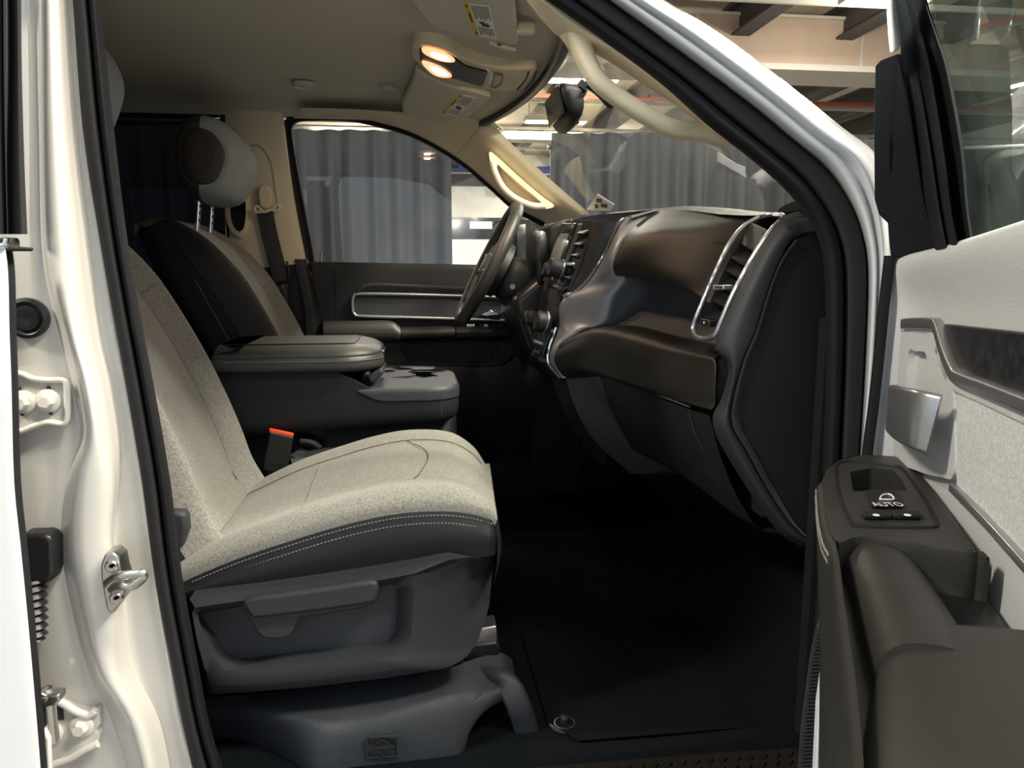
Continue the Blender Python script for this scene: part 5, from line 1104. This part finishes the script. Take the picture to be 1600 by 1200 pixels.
# raised switch bezel line
bzl = [(1307, 728), (1318, 722), (1345, 722), (1400, 728), (1416, 738), (1440, 772), (1456, 800), (1464, 818), (1458, 824), (1400, 824), (1340, 822), (1330, 818), (1316, 790), (1308, 760)]
tube('bezel_line', [AZ(a, b, .0005) for a, b in bzl], .0022, 'black_plastic', at_, n=90, closed=True, seg=6)
sb_ = prism('window_switch', [AZ(a, b, .001) for a, b in ((1354, 770), (1402, 771), (1412, 794), (1362, 794))], (0, 0, .004), 'smooth_black', at_, .001)
e_ = AZ(1387, 789, .0055); ux = AZ(1400, 788)-AZ(1370, 788)
text('switch_print', 'AUTO', e_, ux, AZ(1384, 780)-AZ(1386, 790), .0125, 'print_white', sb_, tall=1.7)
tube('window_mark', [AZ(a, b, .006) for a, b in ((1375, 780), (1377, 775), (1384, 772), (1392, 773), (1396, 780), (1375, 780))], .0010, 'print_white', sb_, n=24, seg=6)
for q, c in ((((1346, 805), (1390, 804), (1394, 812), (1350, 812)), (1369, 805)), (((1393, 804), (1436, 804), (1440, 812), (1396, 812)), (1418, 805))):
    b_ = prism('lock_switch', [AZ(a, b, .001) for a, b in q], (0, 0, .005), 'black_plastic', at_, .0015)
    lathe('switch_mark', AZ(*c, .006), (0, 0, 1), [(.0038, 0), (.0036, .0006)], 'print_white', b_, 10)
# outer wall of the armrest (left in view), with white stitching
lft = [(1284, 752), (1288, 795), (1296, 830), (1306, 850), (1312, 880), (1318, 930), (1326, 985), (1334, 1040), (1342, 1110), (1350, 1200), (1350, 1300)]
loft('armrest_side', [[AZ(a, b) for a, b in lft], [AZ(a, b)+dn*.006-V((0, 0, .012)) for a, b in lft], [AZ(a, b)+dn*.004-V((0, 0, .05)) for a, b in lft], [AZ(a, b)-dn*.01-V((0, 0, .22)) for a, b in lft], [AZ(a, b)-dn*.02-V((0, 0, .42)) for a, b in lft]], 'leather', dr, nu=20, nv=30, keep=True, ang=70)
loft('armrest_under', [[AZ(a, b)-V((0, 0, .03)) for a, b in lft[3:]], [AZ(a, b)-dn*.14-V((0, 0, .045)) for a, b in lft[3:]]], 'smooth_black', dr, nv=14)
for o_ in (.012, .020): stitches('stitching', [AZ(a, b)+dn*.0065-V((0, 0, o_)) for a, b in lft[:4]], 42, .004, .0008, 'thread', at_, nrm=dn)
# front rounded nose of the armrest towards the dash
nos = [(1284, 752), (1292, 733), (1312, 719), (1345, 711), (1398, 713)]
loft('armrest_nose', [[AZ(a, b) for a, b in nos], [AZ(a, b)-V((0, 0, .10)) for a, b in nos]], 'leather', dr, nv=20)
# ridge and pull-cup wall
rg = [(1306, 848), (1345, 838), (1430, 850), (1500, 862), (1528, 862), (1540, 872)]
loft('cup_wall', [[AZ(a, b) for a, b in rg], [AZ(a, b)+V((0, -.006, -.006)) for a, b in rg], [AZ(a, b)+V((.005, .0, -.10)) for a, b in rg]], 'leather', dr, nu=12, nv=24)
# pull bar from the switch pad back to the elbow pad
pb = [AZ(1346, 866, -.046), AZ(1370, 902, -.040), AZ(1396, 950, -.035), AZ(1424, 1010, -.030), AZ(1450, 1080, -.03)]
sweep('pull_bar', pb, rrect(.036, .036, .03, 5), 'leather', dr, up=(0, 0, 1), n=24)
loft('cup_cavity', [[AZ(1400, 868, -.10), AZ(1480, 872, -.10), AZ(1528, 880, -.10)], [AZ(1420, 940, -.10), AZ(1500, 960, -.10), AZ(1536, 970, -.10)], [AZ(1450, 1020, -.10), AZ(1520, 1060, -.10), AZ(1545, 1080, -.10)]], 'black_plastic', dr, nu=10, nv=14)
# elbow pad
el = []
for (a, b, dz) in ((1372, 1010, -.02), (1362, 1060, -.02), (1352, 1130, -.02), (1340, 1240, -.02), (1320, 1400, -.02)):
    lp = AZ(a, b, dz); w = .20
    s_ = dn*-1
    el.append([lp+V((0, 0, -.06)), lp+V((0, 0, -.012)), lp+s_*.010+V((0, 0, .010)), lp+s_*.035+V((0, 0, .022)), lp+s_*.09+V((0, 0, .026)), lp+s_*.15+V((0, 0, .024))])
f0 = el[0]; el.insert(0, [p-du_*.014+V((0, 0, -.02 if i > 1 else -.01)) for i, p in enumerate(f0)]); el.insert(0, [p-du_*.012+V((0, 0, -.06 if i > 1 else -.03)) for i, p in enumerate(f0)])
ep = loft('elbow_pad', el, 'leather', dr, nu=24, nv=24, keep=True, ang=80)
for o_ in (-.006, .002): stitches('stitching', [r[1]+dn*.002+V((0, 0, o_-.004)) for r in el[2:]], 46, .0045, .0011, 'thread', ep, nrm=dn)
# lower door: map pocket edge, ribbed strip, pale metal edge
rib = [(1280, 962, 1302), (1268, 1010, 1290), (1258, 1080, 1280), (1250, 1150, 1276), (1244, 1240, 1272)]
rs = loft('ribbed_strip', [[P(a, b, -.12) for a, b, c in rib], [P((a+c)/2, b, -.124) for a, b, c in rib], [P(c, b, -.12) for a, b, c in rib]], 'charcoal_plastic', dr, nu=6, nv=20)
for i in range(44):
    t = i/43; y = 985+t*250; k = min(3, int(t*4)); 
    x0_ = 1274-30*t**.8; x1_ = x0_+24
    o = tube('rib', [P(x0_, y, -.126), P(x1_, y-1, -.126)], .0016, 'grey_plastic', rs, seg=5)
prism('door_edge', [P(a, b, -.14) for a, b in ((1296, 985), (1303, 960), (1304, 1100), (1306, 1260), (1272, 1260), (1280, 1100))], (0, .012, 0), 'white_skin', dr, .002)
# mirror sail and window frame
sa = DL(.0, (1368, 103), (1376, 94), (1402, 84), (1412, 84), (1422, 160), (1432, 240), (1446, 320), (1460, 384), (1430, 393), (1393, 405), (1390, 380), (1388, 348), (1374, 334), (1367, 310), (1366, 200))
prism('mirror_sail', sa, (.01, .016, 0), 'sail_plastic', dr, .010, 4)
loft('sail_fold', [DL(.004, (1370, 112), (1374, 200), (1392, 270), (1402, 330), (1396, 398)), DL(.008, (1388, 104), (1392, 200), (1402, 270), (1410, 330), (1404, 396))], 'sail_plastic', dr, nu=4, nv=20)
fr_ = [((1390, -60), (1446, -60)), ((1396, 0), (1448, 0)), ((1406, 60), (1466, 60)), ((1412, 110), (1482, 110)), ((1430, 230), (1504, 230)), ((1446, 320), (1512, 320)), ((1460, 392), (1520, 376))]
def frow(f, off): return [D(a[0]+(b[0]-a[0])*f, a[1]+(b[1]-a[1])*f, off) for a, b in fr_]
loft('window_frame', [frow(-.02, -.06), frow(0, .0), frow(.15, .008), frow(.3, .008), frow(.36, .0), frow(.42, .004), frow(.6, .006), frow(.66, -.012), frow(.9, -.012), frow(.95, -.002), frow(1.0, -.02), frow(1.02, -.06)], 'seal_rubber', dr, nu=40, nv=30, keep=True, ang=50)
prism('frame_outer', DL(-.03, (1391, -40), (1400, -40), (1410, 60), (1406, 78), (1397, 80), (1393, 20)), (0, .012, 0), 'white_skin', dr, .003)
prism('window_pane', DL(-.03, (1440, -60), (1470, 110), (1490, 230), (1510, 385), (1560, 360), (1720, 300))+[D(1720, 300, -.03)+du_*.45, D(1720, -60, -.03)+du_*.45+V((0, 0, .05))], -dn*.005, 'green_glass', dr)
# outside mirror seen through the glass
om = [D(a, b, -.16) for a, b in ((1528, 244), (1545, 234), (1620, 226), (1720, 224), (1720, 420), (1600, 420), (1540, 400), (1530, 330))]
mo = prism('mirror_housing', om, -dn*.12, 'smooth_black', dr, .015)
prism('mirror_bracket', [D(a, b, -.07) for a, b in ((1480, 225), (1512, 232), (1530, 240), (1530, 420), (1500, 420))], -dn*.11, 'smooth_black', mo, .01)
prism('mirror_glass', [D(a, b, -.156) for a, b in ((1546, 250), (1640, 240), (1640, 400), (1552, 345))], -dn*.003, 'green_glass', mo)
prism('outer_skin', [B0-dn*.13+du_*a+V((0, 0, z-B0.z)) for a, z in ((-.04, -.35), (1.05, -.35), (1.05, .70), (-.04, .66))], -dn*.01, 'white_skin', dr)

prism('door_shell', [B0-dn*.065+du_*a+V((0, 0, z-B0.z)) for a, z in ((-.02, -.34), (1.03, -.34), (1.03, .68), (.3, .665), (-.02, .64))], -dn*.066, 'white_skin', dr, .006)

bpy.context.view_layer.update()
